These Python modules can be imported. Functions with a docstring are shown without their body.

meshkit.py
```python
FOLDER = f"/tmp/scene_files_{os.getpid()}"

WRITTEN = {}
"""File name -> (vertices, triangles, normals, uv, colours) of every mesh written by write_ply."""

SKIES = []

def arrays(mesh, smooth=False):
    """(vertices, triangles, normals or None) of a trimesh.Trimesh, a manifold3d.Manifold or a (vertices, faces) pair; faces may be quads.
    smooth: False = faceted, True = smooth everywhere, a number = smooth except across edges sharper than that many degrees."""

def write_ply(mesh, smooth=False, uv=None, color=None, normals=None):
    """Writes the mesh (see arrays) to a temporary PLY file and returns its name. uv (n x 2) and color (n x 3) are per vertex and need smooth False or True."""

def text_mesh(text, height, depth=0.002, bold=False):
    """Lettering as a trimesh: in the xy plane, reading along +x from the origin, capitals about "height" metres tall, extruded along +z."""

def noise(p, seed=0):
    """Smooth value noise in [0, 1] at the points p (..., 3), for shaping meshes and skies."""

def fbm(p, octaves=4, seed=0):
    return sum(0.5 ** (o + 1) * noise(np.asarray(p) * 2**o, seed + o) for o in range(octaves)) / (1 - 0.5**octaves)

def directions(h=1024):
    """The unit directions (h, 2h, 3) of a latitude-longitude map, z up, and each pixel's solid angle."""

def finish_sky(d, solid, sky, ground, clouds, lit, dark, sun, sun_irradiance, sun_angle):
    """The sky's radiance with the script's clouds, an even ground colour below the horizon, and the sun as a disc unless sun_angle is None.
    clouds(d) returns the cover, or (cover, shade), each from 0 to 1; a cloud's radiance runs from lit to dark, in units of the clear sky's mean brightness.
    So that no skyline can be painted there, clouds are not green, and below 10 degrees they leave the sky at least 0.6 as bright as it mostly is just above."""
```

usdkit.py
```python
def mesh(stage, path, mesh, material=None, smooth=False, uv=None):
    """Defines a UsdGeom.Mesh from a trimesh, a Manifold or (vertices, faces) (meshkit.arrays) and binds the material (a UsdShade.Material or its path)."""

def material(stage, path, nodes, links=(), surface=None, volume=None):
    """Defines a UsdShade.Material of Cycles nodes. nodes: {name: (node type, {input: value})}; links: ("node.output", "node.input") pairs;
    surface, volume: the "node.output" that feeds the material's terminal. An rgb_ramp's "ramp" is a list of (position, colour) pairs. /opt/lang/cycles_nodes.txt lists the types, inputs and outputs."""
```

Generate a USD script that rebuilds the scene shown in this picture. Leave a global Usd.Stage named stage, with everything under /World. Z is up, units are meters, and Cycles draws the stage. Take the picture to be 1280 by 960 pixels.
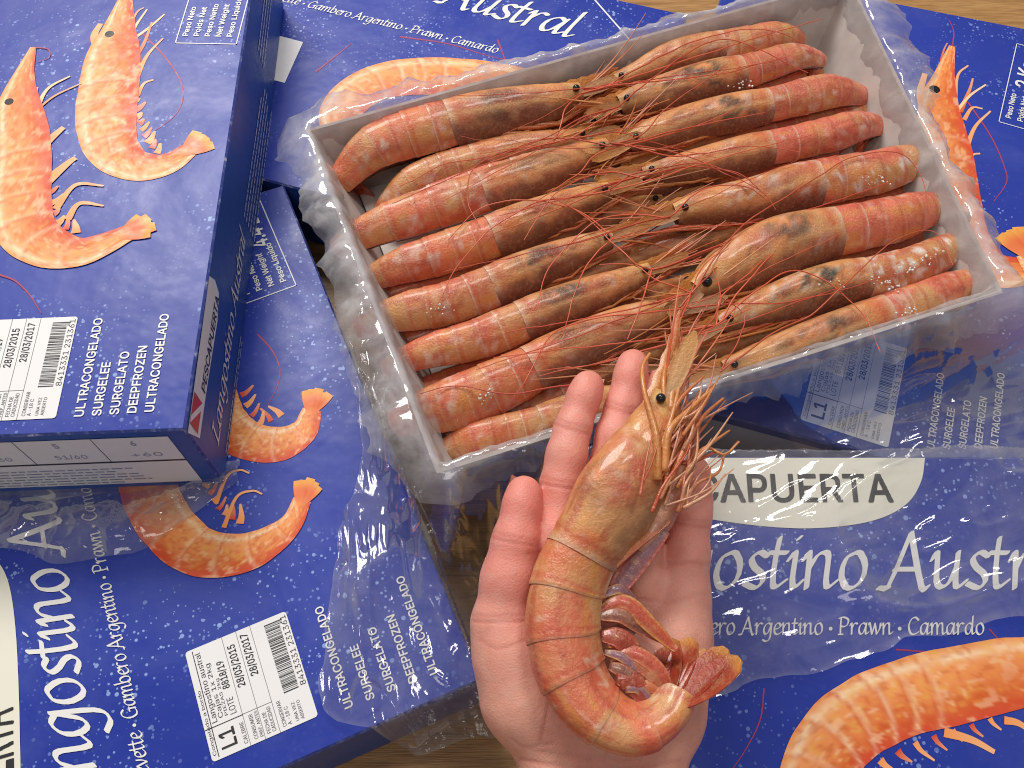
import math, random
import numpy as np, trimesh, shapely, usdkit, meshkit
from shapely.geometry import Polygon, MultiPoint
from shapely.ops import unary_union
from pxr import Usd, UsdGeom, UsdLux, UsdShade, Gf, Sdf, Vt

stage = Usd.Stage.CreateInMemory()
UsdGeom.SetStageUpAxis(stage, UsdGeom.Tokens.z)
UsdGeom.SetStageMetersPerUnit(stage, 1.0)
UsdGeom.Xform.Define(stage, '/World')

# ---------------------------------------------------------------- camera, light, exposure
TILT, CAMZ, FPX = math.radians(29), 0.50, 1108.0
cam = UsdGeom.Camera.Define(stage, '/World/camera')
cam.AddTranslateOp().Set(Gf.Vec3d(0, 0, CAMZ)); cam.AddRotateXOp().Set(math.degrees(TILT))
cam.CreateHorizontalApertureAttr(36.0); cam.CreateVerticalApertureAttr(27.0)
cam.CreateFocalLengthAttr(36.0 * FPX / 1280); cam.CreateClippingRangeAttr(Gf.Vec2f(0.01, 50))
cam.CreateExposureAttr(0.2)
def lamp(name, pos, target, w, h, power, color):
    l = UsdLux.RectLight.Define(stage, '/World/' + name)
    l.CreateWidthAttr(w); l.CreateHeightAttr(h); l.CreateIntensityAttr(power); l.CreateColorAttr(Gf.Vec3f(*color))
    l.AddTransformOp().Set(Gf.Matrix4d().SetLookAt(Gf.Vec3d(*pos), Gf.Vec3d(*target), Gf.Vec3d(0, 1, 0.01)).GetInverse())
lamp('ceiling_lamp', (-0.75, 1.75, 1.85), (0, 0.25, 0), 1.0, 0.7, 20.0, (1.0, 0.97, 0.93))
lamp('ceiling_lamp_001', (0.45, 0.75, 2.0), (0, 0.25, 0), 0.45, 0.3, 22.0, (1.0, 0.96, 0.91))
lamp('ceiling_lamp_002', (-0.3, -0.8, 2.0), (0, 0.25, 0), 0.6, 0.4, 5.0, (1.0, 0.95, 0.89))
dome = UsdLux.DomeLight.Define(stage, '/World/room_light')
dm = usdkit.material(stage, '/World/Looks/room_air', {"b": ("background_shader", {"color": (0.95, 0.92, 0.90), "strength": 0.22})}, surface="b.background")
UsdShade.MaterialBindingAPI.Apply(dome.GetPrim()).Bind(dm)

# ---------------------------------------------------------------- helpers
CO = np.array([0, 0, CAMZ]); CF = np.array([0, math.sin(TILT), -math.cos(TILT)]); CU = np.array([0, math.cos(TILT), math.sin(TILT)]); CR = np.array([1.0, 0, 0])
def ray(px, py): return CF + (px - 640) / FPX * CR + (480 - py) / FPX * CU
def P(px, py, z):
    d = ray(px, py); return CO + d * ((z - CAMZ) / d[2])
def unit(v): v = np.asarray(v, float); return v / max(np.linalg.norm(v), 1e-12)
_used = {}
def numbered(parent, name):
    n = _used.get((parent, name), 0); _used[(parent, name)] = n + 1
    return f'{parent}/{name}' if n == 0 else f'{parent}/{name}_{n:03d}'
def data(prim, **kw):
    for k, v in kw.items():
        if v: prim.SetCustomDataByKey(k, v)
def thing(name, label, category, group=None, loc=(0, 0, 0)):
    path = numbered('/World', name); x = UsdGeom.Xform.Define(stage, path)
    x.AddTranslateOp().Set(Gf.Vec3d(*map(float, loc)))
    data(x.GetPrim(), label=label, category=category, group=group)
    return path, np.asarray(loc, float)
def put(parent, name, v, f, mat, col=None, smooth=True, **kw):
    """One mesh. parent: (path, origin) of a thing or a part."""
    path, org = parent if parent else ('/World', np.zeros(3))
    p = numbered(path, name)
    v = np.asarray(v, float) - org
    f = np.asarray(f, int)
    if f.shape[1] == 4: f = np.vstack([f[:, [0, 1, 2]], f[:, [0, 2, 3]]])
    m = usdkit.mesh(stage, p, (v, f), M[mat], smooth=smooth)
    if col is not None:
        c = np.asarray(col, np.float32)
        if c.ndim == 1: c = np.tile(c, (len(v), 1))
        UsdGeom.PrimvarsAPI(m).CreatePrimvar('col', Sdf.ValueTypeNames.Color3fArray, 'vertex').Set(Vt.Vec3fArray.FromNumpy(np.clip(c, 0, 1)))
    data(m.GetPrim(), **kw)
    return (p, org)
class MB:
    def __init__(s): s.v, s.f, s.c, s.n = [], [], [], 0
    def add(s, v, f, c=(1, 1, 1)):
        v = np.asarray(v, float); f = np.asarray(f, int)
        if f.shape[1] == 4: f = np.vstack([f[:, [0, 1, 2]], f[:, [0, 2, 3]]])
        c = np.asarray(c, float)
        if c.ndim == 1: c = np.tile(c, (len(v), 1))
        s.v.append(v); s.f.append(f + s.n); s.c.append(c); s.n += len(v); return s
    def out(s): return np.vstack(s.v), np.vstack(s.f), np.vstack(s.c)
    def put(s, parent, name, mat, smooth=True, **kw):
        v, f, c = s.out(); return put(parent, name, v, f, mat, c, smooth, **kw)
def grid_faces(m, n, close=False):
    i, j = np.meshgrid(np.arange(m - 1), np.arange(n if close else n - 1), indexing='ij')
    a = i * n + j; b = i * n + (j + 1) % n
    return np.stack([a, b, b + n, a + n], -1).reshape(-1, 4)
def spline(pts, n):
    """Centripetal-ish Catmull-Rom through pts (k x d), resampled evenly by length to n points."""
    p = np.asarray(pts, float)
    if len(p) == 2: return p[0] + (p[1] - p[0]) * np.linspace(0, 1, n)[:, None]
    q = np.vstack([2 * p[0] - p[1], p, 2 * p[-1] - p[-2]]); out = []
    t = np.linspace(0, 1, 24, endpoint=False)[:, None]
    for i in range(1, len(q) - 2):
        a, b, c, d = q[i - 1:i + 3]
        out.append(0.5 * (2 * b + (c - a) * t + (2 * a - 5 * b + 4 * c - d) * t**2 + (3 * b - a - 3 * c + d) * t**3))
    o = np.vstack(out + [p[-1:]])
    s = np.r_[0, np.cumsum(np.linalg.norm(np.diff(o[:, :3], axis=0), axis=1))]
    w = np.linspace(0, s[-1], n)
    return np.stack([np.interp(w, s, o[:, k]) for k in range(o.shape[1])], 1)
def frames(c, ref=(0, 0, 1)):
    T = np.gradient(c, axis=0); T /= np.maximum(np.linalg.norm(T, axis=1, keepdims=True), 1e-12)
    A = np.cross(np.tile(np.asarray(ref, float), (len(c), 1)), T); l = np.linalg.norm(A, axis=1, keepdims=True)
    A = np.where(l > 1e-3, A / np.maximum(l, 1e-9), [1, 0, 0]); B = np.cross(T, A)
    return T, A, B
def tube(c, r, n=6, flat=1.0, ref=(0, 0, 1)):
    c = np.asarray(c, float); r = np.broadcast_to(np.asarray(r, float), (len(c),))
    T, A, B = frames(c, ref); th = np.arange(n) / n * 2 * np.pi
    v = c[:, None] + r[:, None, None] * (np.cos(th)[None, :, None] * A[:, None] + flat * np.sin(th)[None, :, None] * B[:, None])
    v = np.vstack([v.reshape(-1, 3), c[:1], c[-1:]]); f = grid_faces(len(c), n, True)
    k = len(c) * n; e = np.arange(n); l = (len(c) - 1) * n
    tri = np.vstack([np.stack([np.full(n, k), (e + 1) % n, e], 1), np.stack([np.full(n, k + 1), l + e, l + (e + 1) % n], 1)])
    return v, np.vstack([f[:, [0, 1, 2]], f[:, [0, 2, 3]], tri])
def leaf(base, d, wdir, length, width, nrm, curl=0.0, thick=0.0006, nl=9, nw=5, tip=0.75, ridge=0.0):
    """A thin leaf-shaped blade with two faces."""
    s = np.linspace(0, 1, nl); w = width * np.sin(np.pi * np.clip(s * tip + 0.06, 0, 1)) ** 0.8
    w[-1] *= 0.35
    u = np.linspace(-1, 1, nw)
    top = (base + s[:, None, None] * length * d + (u[None, :, None] * w[:, None, None]) * wdir
           + nrm * (curl * length * (s ** 2)[:, None, None] + ridge * width * (1 - np.abs(u))[None, :, None] * np.sin(np.pi * s)[:, None, None]))
    v = np.vstack([(top + nrm * thick / 2).reshape(-1, 3), (top - nrm * thick / 2).reshape(-1, 3)])
    f = grid_faces(nl, nw); k = nl * nw
    rim = np.r_[np.arange(nw), np.arange(1, nl) * nw + nw - 1, (nl - 1) * nw + np.arange(nw - 2, -1, -1), np.arange(nl - 2, 0, -1) * nw]
    side = np.stack([rim, np.roll(rim, -1), np.roll(rim, -1) + k, rim + k], 1)
    sv = np.tile(np.repeat(s, nw), 2); uv = np.tile(np.tile(u, nl), 2)
    return v, np.vstack([f, f[:, ::-1] + k, side]), sv, uv
def mix(a, b, t):
    t = np.clip(np.asarray(t, float), 0, 1)[..., None]; return np.asarray(a, float) * (1 - t) + np.asarray(b, float) * t
def srgb(r, g, b):
    c = np.array([r, g, b]) / 255.0; return np.where(c <= 0.04045, c / 12.92, ((c + 0.055) / 1.055) ** 2.4)
def fb(p, scale, seed=0, oc=3): return meshkit.fbm(np.asarray(p) * scale + seed * 7.31, oc, seed)
def smoothstep(a, b, x): t = np.clip((np.asarray(x, float) - a) / (b - a), 0, 1); return t * t * (3 - 2 * t)

# ---------------------------------------------------------------- materials
M = {}
def mat(name, nodes, links, surface='p.BSDF'):
    M[name] = usdkit.material(stage, '/World/Looks/' + name, nodes, links, surface=surface)
OC = {"tc": ("texture_coordinate", {})}
def simple(name, color, rough=0.5, **kw): mat(name, {"p": ("principled_bsdf", {"base_color": color, "roughness": rough, **kw})}, [])
def attr_mat(name, rough, spots=0.0, mott=0.8, scale=400.0, bump=0.0, bscale=900.0, tint=(0.78, 0.44, 0.24), **kw):
    """Colour from the mesh's own pigment, broken by fine mottling and relief."""
    mat(name, {**OC, "a": ("attribute", {"attribute": "col"}),
        "n": ("noise_texture", {"scale": scale, "detail": 4.0, "roughness": 0.65}), "r": ("rgb_ramp", {"ramp": [(0.50, (0, 0, 0)), (0.72, (1, 1, 1))]}),
        "m0": ("math", {"math_type": "multiply", "value2": spots}), "m": ("mix_color", {"b": tint}),
        "n2": ("noise_texture", {"scale": scale * 0.33, "detail": 3.0}), "r2": ("rgb_ramp", {"ramp": [(0.3, (0.82, 0.75, 0.71)), (0.62, (1.0, 1.0, 1.0))]}),
        "mm": ("mix_color", {"blend_type": "multiply", "fac": mott if spots else 0.0}),
        "nb": ("noise_texture", {"scale": bscale, "detail": 5.0, "roughness": 0.6}), "bu": ("bump", {"strength": 1.0, "distance": bump}),
        "rr": ("map_range", {"from_min": 0.3, "from_max": 0.7, "to_min": max(rough - 0.14, 0.05), "to_max": rough + 0.16}),
        "p": ("principled_bsdf", {"roughness": rough, **kw})},
        [("tc.object", "n.vector"), ("tc.object", "n2.vector"), ("tc.object", "nb.vector"), ("n.fac", "r.fac"), ("r.color", "m0.value1"), ("m0.value", "m.fac"), ("a.color", "m.a"),
         ("n2.fac", "r2.fac"), ("m.result", "mm.a"), ("r2.color", "mm.b"), ("mm.result", "p.base_color"), ("nb.fac", "bu.height"), ("bu.normal", "p.normal"), ("n2.fac", "rr.value"), ("rr.result", "p.roughness")])
attr_mat('shell', 0.34, spots=0.28, scale=420, bump=0.0006, bscale=750, specular_ior_level=0.5, subsurface_weight=0.12, subsurface_scale=0.003, coat_weight=0.3, coat_roughness=0.16)
attr_mat('wet_shell', 0.30, spots=0.38, scale=230, bump=0.0006, bscale=520, specular_ior_level=0.55, subsurface_weight=0.2, subsurface_scale=0.004, coat_weight=0.35, coat_roughness=0.12, tint=(0.74, 0.42, 0.19))
attr_mat('feeler', 0.35, bump=0.0)
attr_mat('skin', 0.42, spots=0.12, mott=0.45, scale=500, bump=0.00032, bscale=1100, subsurface_weight=0.15, subsurface_scale=0.004, specular_ior_level=0.4, tint=(0.72, 0.42, 0.34))
attr_mat('print_ink', 0.40, bump=0.0, specular_ior_level=0.28)
simple('white_ink', (0.80, 0.79, 0.76), 0.4); simple('cream_ink', (0.80, 0.78, 0.66), 0.4); simple('black_ink', (0.02, 0.02, 0.024), 0.45)
simple('red_ink', (0.55, 0.03, 0.035), 0.4); simple('grey_ink', (0.30, 0.32, 0.45), 0.4); simple('pale_ink', (0.45, 0.50, 0.68), 0.4)
simple('paper', (0.80, 0.79, 0.79), 0.55); simple('eye_black', (0.012, 0.012, 0.015), 0.12)
def carton_mat(name, c0, c1, droplets):
    n = {**OC, "g": ("noise_texture", {"scale": 5.0, "detail": 2.0}), "gr": ("rgb_ramp", {"ramp": [(0.3, c0), (0.7, c1)]}),
         "p": ("principled_bsdf", {"roughness": 0.36, "specular_ior_level": 0.30}),
         "nb": ("noise_texture", {"scale": 26.0, "detail": 3.0}), "bu": ("bump", {"strength": 0.6, "distance": 0.0015})}
    l = [("tc.object", "g.vector"), ("g.fac", "gr.fac"), ("tc.object", "nb.vector"), ("nb.fac", "bu.height"), ("bu.normal", "p.normal")]
    n.update({'hz': ('noise_texture', {'scale': 11.0, 'detail': 6.0, 'roughness': 0.7, 'distortion': 0.6}), 'hzr': ('map_range', {'from_min': 0.48, 'from_max': 0.72, 'to_min': 0.0, 'to_max': 0.09, 'clamp': True}), 'hzm': ('mix_color', {'b': (0.26, 0.30, 0.52)}),
        'rn': ('map_range', {'from_min': 0.35, 'from_max': 0.65, 'to_min': 0.26, 'to_max': 0.48, 'clamp': True})})
    l += [('tc.object', 'hz.vector'), ('hz.fac', 'hzr.value'), ('hzr.result', 'hzm.fac'), ('gr.color', 'hzm.a'), ('hz.fac', 'rn.value'), ('rn.result', 'p.roughness')]
    last = "hzm.result"
    if droplets:
        n["big"] = ("noise_texture", {"scale": 14.0, "detail": 2.0}); n["bigr"] = ("rgb_ramp", {"ramp": [(0.46, (0.03, 0.03, 0.03)), (0.62, (1, 1, 1))]})
        l += [("tc.object", "big.vector"), ("big.fac", "bigr.fac")]
        for i, (sc, th, fac) in enumerate(((230.0, 0.25, 0.75), (430.0, 0.28, 0.65), (130.0, 0.18, 0.7))):
            a = f"v{i}"
            n[a] = ("voronoi_texture", {"scale": sc}); n[a + "s"] = ("separate_color", {}); n[a + "t"] = ("math", {"math_type": "multiply", "value2": th * 1.6})
            n[a + "l"] = ("math", {"math_type": "subtract"}); n[a + "c"] = ("map_range", {"from_min": 0.0, "from_max": 0.05, "to_min": 0.0, "to_max": fac, "clamp": True})
            n[a + "k"] = ("math", {"math_type": "multiply"}); n[a + "m"] = ("mix_color", {"b": (0.36, 0.50, 0.86)})
            n[a + "o"] = ("math", {"math_type": "subtract", "value2": 0.09})
            l += [("tc.object", a + ".vector"), (a + ".color", a + "s.color"), (a + "s.r", a + "t.value1"), (a + "t.value", a + "o.value1"), (a + "o.value", a + "l.value1"), (a + ".distance", a + "l.value2"), (a + "l.value", a + "c.value"),
                  (a + "c.result", a + "k.value1"), ("bigr.color", a + "k.value2"), (a + "k.value", a + "m.fac"), (last, a + "m.a")]
            last = a + "m.result"
    l.append((last, "p.base_color")); mat(name, n, l)
carton_mat('carton_blue', (0.017, 0.036, 0.29), (0.026, 0.052, 0.37), True)
carton_mat('carton_side', (0.018, 0.070, 0.30), (0.026, 0.090, 0.38), False)
mat('wood', {**OC, "mp": ("mapping", {"scale": (2.2, 34.0, 10.0), "rotation": (0, 0, 0.16)}), "n": ("noise_texture", {"scale": 5.0, "detail": 6.0, "roughness": 0.62, "distortion": 0.6}),
    "r": ("rgb_ramp", {"ramp": [(0.25, (0.24, 0.115, 0.035)), (0.5, (0.42, 0.22, 0.075)), (0.75, (0.52, 0.30, 0.115))]}),
    "mp2": ("mapping", {"scale": (12.0, 260.0, 10.0), "rotation": (0, 0, 0.16)}), "n2": ("noise_texture", {"scale": 5.0, "detail": 3.0}), "r2": ("rgb_ramp", {"ramp": [(0.35, (0.62, 0.55, 0.5)), (0.55, (1, 1, 1))]}),
    "m": ("mix_color", {"blend_type": "multiply", "fac": 0.8}), "bu": ("bump", {"strength": 0.4, "distance": 0.0006}), "p": ("principled_bsdf", {"roughness": 0.42})},
    [("tc.object", "mp.vector"), ("mp.vector", "n.vector"), ("n.fac", "r.fac"), ("tc.object", "mp2.vector"), ("mp2.vector", "n2.vector"), ("n2.fac", "r2.fac"), ("r.color", "m.a"), ("r2.color", "m.b"), ("m.result", "p.base_color"), ("n2.fac", "bu.height"), ("bu.normal", "p.normal")])
mat('card', {**OC, "n": ("noise_texture", {"scale": 60.0, "detail": 4.0}), "r": ("rgb_ramp", {"ramp": [(0.3, (0.46, 0.40, 0.37)), (0.7, (0.58, 0.52, 0.48))]}), "p": ("principled_bsdf", {"roughness": 0.6})},
    [("tc.object", "n.vector"), ("n.fac", "r.fac"), ("r.color", "p.base_color")])
def film(name, scale, rough=0.06, fres=1.5, bumpd=0.00025, color=(0.82, 0.80, 0.81)):
    """Clear wrapping film: mostly see-through, glossy, milkier where the mesh says the layers are thick."""
    mat(name, {**OC, "n": ("noise_texture", {"scale": scale, "detail": 5.0, "roughness": 0.65, "distortion": 0.8}), "mr": ("map_range", {"from_min": 0.36, "from_max": 0.68, "to_min": 0.5, "to_max": 1.4, "clamp": True}),
        "a": ("attribute", {"attribute": "col"}), "mk": ("math", {"math_type": "multiply", "use_clamp": True}),
        "nb": ("noise_texture", {"scale": scale * 1.1, "detail": 4.0, "distortion": 1.4}), "bu": ("bump", {"strength": 1.0, "distance": bumpd}),
        "t": ("transparent_bsdf", {"color": (0.95, 0.95, 0.96)}), "d": ("diffuse_bsdf", {"color": color}), "tl": ("translucent_bsdf", {"color": color}), "dm": ("mix_closure", {"fac": 0.4}),
        "g": ("glossy_bsdf", {"roughness": rough, "color": (1, 1, 1)}), "fr": ("fresnel", {"IOR": fres}), "fm": ("math", {"math_type": "minimum", "value2": 0.32}), "m1": ("mix_closure", {}), "m2": ("mix_closure", {})},
        [("tc.object", "n.vector"), ("tc.object", "nb.vector"), ("n.fac", "mr.value"), ("mr.result", "mk.value1"), ("a.color", "mk.value2"), ("nb.fac", "bu.height"), ("bu.normal", "g.normal"),
         ("d.BSDF", "dm.closure1"), ("tl.BSDF", "dm.closure2"), ("mk.value", "m1.fac"), ("t.BSDF", "m1.closure1"), ("dm.closure", "m1.closure2"), ("fr.fac", "fm.value1"), ("fm.value", "m2.fac"), ("m1.closure", "m2.closure1"), ("g.BSDF", "m2.closure2")], surface="m2.closure")
film('film', 38.0)
mat('carton_edge', {**OC, "n": ("noise_texture", {"scale": 160.0, "detail": 5.0, "roughness": 0.7}), "r": ("rgb_ramp", {"ramp": [(0.48, (0.03, 0.05, 0.26)), (0.60, (0.10, 0.13, 0.36)), (0.70, (0.50, 0.50, 0.60))]}), "p": ("principled_bsdf", {"roughness": 0.5})},
    [("tc.object", "n.vector"), ("n.fac", "r.fac"), ("r.color", "p.base_color")])

# ---------------------------------------------------------------- lettering: a broad-nib pen hand
E_ = {  # glyph: (advance, strokes)
 'a': (0.98, [[(.74,.86),(.48,1.0),(.16,.72),(.08,.3),(.24,.02),(.5,.2),(.72,.8)], [(.78,1.0),(.68,.3),(.74,.03),(.98,.22)]]),
 'b': (0.9, [[(.14,1.62),(.12,.9),(.12,.12)], [(.12,.6),(.34,.96),(.62,.92),(.74,.52),(.6,.12),(.34,0),(.12,.14)]]),
 'c': (0.72, [[(.66,.84),(.46,1.0),(.2,.82),(.08,.42),(.2,.08),(.42,0),(.68,.2)]]),
 'd': (1.0, [[(.74,.86),(.48,1.0),(.16,.72),(.08,.3),(.24,.02),(.5,.2),(.72,.8)], [(.82,1.62),(.7,.4),(.74,.03),(.98,.2)]]),
 'e': (0.76, [[(.12,.46),(.42,.52),(.66,.74),(.5,1.0),(.24,.88),(.08,.46),(.18,.08),(.42,0),(.72,.2)]]),
 'g': (0.95, [[(.74,.86),(.48,1.0),(.16,.72),(.08,.3),(.24,.02),(.5,.2),(.72,.8)], [(.78,1.0),(.72,.1),(.6,-.42),(.3,-.62),(.0,-.46)]]),
 'i': (0.42, [[(-.02,.78),(.12,1.0),(.16,.85),(.13,.2),(.22,.02),(.42,.2)], [(.2,1.38),(.24,1.42)]]),
 'l': (0.42, [[(.16,1.64),(.12,.8),(.13,.16),(.22,.02),(.42,.2)]]),
 'm': (1.42, [[(-.02,.78),(.1,1.0),(.14,.85),(.13,0)], [(.14,.5),(.32,.9),(.52,1.0),(.62,.85),(.62,0)], [(.63,.5),(.82,.9),(1.02,1.0),(1.12,.85),(1.1,.2),(1.18,.02),(1.4,.2)]]),
 'n': (1.0, [[(-.02,.78),(.1,1.0),(.14,.85),(.13,0)], [(.14,.5),(.34,.88),(.56,1.0),(.68,.85),(.66,.2),(.74,.02),(.98,.2)]]),
 'o': (0.88, [[(.5,1.0),(.2,.84),(.08,.42),(.2,.06),(.42,0),(.68,.24),(.74,.62),(.6,.94),(.46,1.0)]]),
 'r': (0.72, [[(-.02,.78),(.1,1.0),(.14,.85),(.13,0)], [(.14,.5),(.32,.88),(.5,1.0),(.66,.92)]]),
 's': (0.68, [[(.6,.88),(.38,1.0),(.16,.82),(.26,.58),(.48,.4),(.54,.18),(.34,0),(.04,.12)]]),
 't': (0.56, [[(.22,1.4),(.15,.8),(.14,.18),(.24,.02),(.5,.2)], [(-.04,.98),(.46,.98)]]),
 'u': (0.98, [[(-.02,.78),(.1,1.0),(.14,.85),(.13,.25),(.26,.02),(.5,.16),(.68,.6)], [(.72,1.0),(.67,.25),(.74,.02),(.98,.2)]]),
 'v': (0.82, [[(.0,.86),(.1,1.0),(.32,.02)], [(.32,.02),(.6,.5),(.7,1.0)]]),
 'w': (1.2, [[(.0,.86),(.1,1.0),(.28,.02)], [(.28,.02),(.56,.9)], [(.56,.98),(.72,.02)], [(.72,.02),(1.0,.5),(1.08,1.0)]]),
 'A': (1.34, [[(-.06,.0),(.16,.1),(.68,1.55)], [(.68,1.55),(1.06,.04),(1.24,.04)], [(.28,.52),(.92,.52)], [(-.14,0),(.14,0)]]),
 'C': (1.12, [[(1.04,1.24),(.78,1.5),(.4,1.36),(.12,.76),(.26,.14),(.6,0),(1.0,.22)]]),
 'G': (1.26, [[(1.08,1.26),(.8,1.5),(.4,1.36),(.12,.76),(.26,.14),(.6,0),(1.02,.16)], [(1.04,.68),(1.02,.06)], [(.76,.68),(1.2,.68)]]),
 'L': (1.02, [[(.3,1.5),(.2,.8),(.16,.02)], [(-.02,.02),(.6,.03),(.94,.02),(1.0,.26)], [(.1,1.5),(.5,1.5)]]),
 'P': (1.08, [[(.26,1.5),(.2,.8),(.18,.0)], [(.06,1.42),(.5,1.52),(.9,1.3),(.82,.86),(.5,.68),(.22,.74)], [(.0,.0),(.4,.0)]]),
 ' ': (0.42, []), '.': (0.5, [[(.2,.5),(.21,.51)]])}
def nib(angle=38, w=0.20, t=0.075):
    a = np.radians(angle); th = np.arange(10) / 10 * 2 * np.pi
    p = np.stack([w / 2 * np.cos(th), t / 2 * np.sin(th)], 1)
    return p @ np.array([[np.cos(a), np.sin(a)], [-np.sin(a), np.cos(a)]])
_gl = {}
def glyph(ch):
    if ch not in _gl:
        adv, st = E_[ch]; nb = nib() if ch != '.' else nib(w=.34, t=.34); parts = []
        for s in st:
            c = spline(s, max(6, 5 * len(s)))
            parts += [MultiPoint(np.vstack([nb + c[i], nb + c[i + 1]])).convex_hull for i in range(len(c) - 1)]
        _gl[ch] = (adv, unary_union(parts).simplify(0.012) if parts else None)
    return _gl[ch]
def flat_mesh(shape):
    v, f, n = [], [], 0
    for g in getattr(shape, 'geoms', [shape]):
        if g.area < 1e-12: continue
        a, b = trimesh.creation.triangulate_polygon(g, engine='earcut'); v.append(a); f.append(b + n); n += len(a)
    return np.vstack(v), np.vstack(f)
def pen_text(text, slant=0.2):
    """(vertices 2-D, faces, advance position before each character and at the end), x-height 1."""
    x, pos, sh = 0.0, [], []
    for ch in text:
        pos.append(x); adv, g = glyph(ch)
        if g is not None: sh.append(shapely.affinity.affine_transform(g, [1, slant, 0, 1, x, 0]))
        x += adv
    pos.append(x); v, f = flat_mesh(unary_union(sh)); return v, f, pos
_tm = {}
def sans(text, bold=False):
    """Sans lettering, capitals 1 tall: 2-D vertices (only its upper face), faces, width."""
    if (text, bold) not in _tm:
        m = meshkit.text_mesh(text, 1.0, depth=0.01, bold=bold)
        up = m.face_normals[:, 2] > 0.5; f = m.faces[up]; u, inv = np.unique(f, return_inverse=True)
        v = m.vertices[u][:, :2]; _tm[text, bold] = (v, inv.reshape(-1, 3), v[:, 0].max())
    return _tm[text, bold]

class Face:
    """A flat printed face of a carton: local metres (x along, y up), n outward."""
    def __init__(s, O, ex, ey, n): s.printed = 0; s.O, s.ex, s.ey, s.n = map(lambda a: np.asarray(a, float), (O, ex, ey, n))
    def px(s, px, py):
        d = ray(px, py); q = CO + d * (((s.O - CO) @ s.n) / (d @ s.n)) - s.O
        return np.array([q @ s.ex, q @ s.ey])
    def pts(s, *p): return np.array([s.px(*q) for q in p])
    def w(s, v, up): v = np.asarray(v, float); return s.O + v[:, :1] * s.ex + v[:, 1:2] * s.ey + s.n * up
def along(v, a, b, xa, xb, ys=1.0):
    """Maps text (x, y) so that x = xa falls on a and x = xb on b."""
    d = b - a; k = np.linalg.norm(d) / (xb - xa); d = d / np.linalg.norm(d); q = np.array([-d[1], d[0]])
    return a + (v[:, :1] - xa) * k * d + v[:, 1:2] * k * ys * q
def shape_on(parent, F, name, poly, mat, up, **kw):
    v, f = flat_mesh(poly if hasattr(poly, 'area') else Polygon(poly)); return put(parent, name, F.w(v, up), f, mat, smooth=False, **kw)
def script_on(parent, F, name, text, pa, pb, ia, ib, mat='white_ink', up=4e-4, ys=1.0, slant=0.2):
    v, f, pos = pen_text(text, slant); q = along(v, F.px(*pa), F.px(*pb), pos[ia], pos[ib], ys)
    return put(parent, name, F.w(q, up), f, mat, smooth=False)
def sans_lines(lines, F):
    """lines: (text, start, end point, height or None, bold) in the face's metres -> one flat mesh."""
    m = MB()
    for text, a, b, h, bold in lines:
        v, f, w = sans(text, bold); a, b = np.asarray(a), np.asarray(b); d = b - a; L = np.linalg.norm(d); d = d / L; q = np.array([-d[1], d[0]])
        k = L / w; y = v[:, 1:2] * (k if h is None else h)
        m.add(np.hstack([a + v[:, :1] * k * d + y * q, np.zeros((len(v), 1))]), f)
    return m
def put_lines(parent, F, name, lines, mat, up=5e-4):
    v, f, _ = sans_lines(lines, F).out(); return put(parent, name, F.w(v, up), f, mat, smooth=False)
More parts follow.
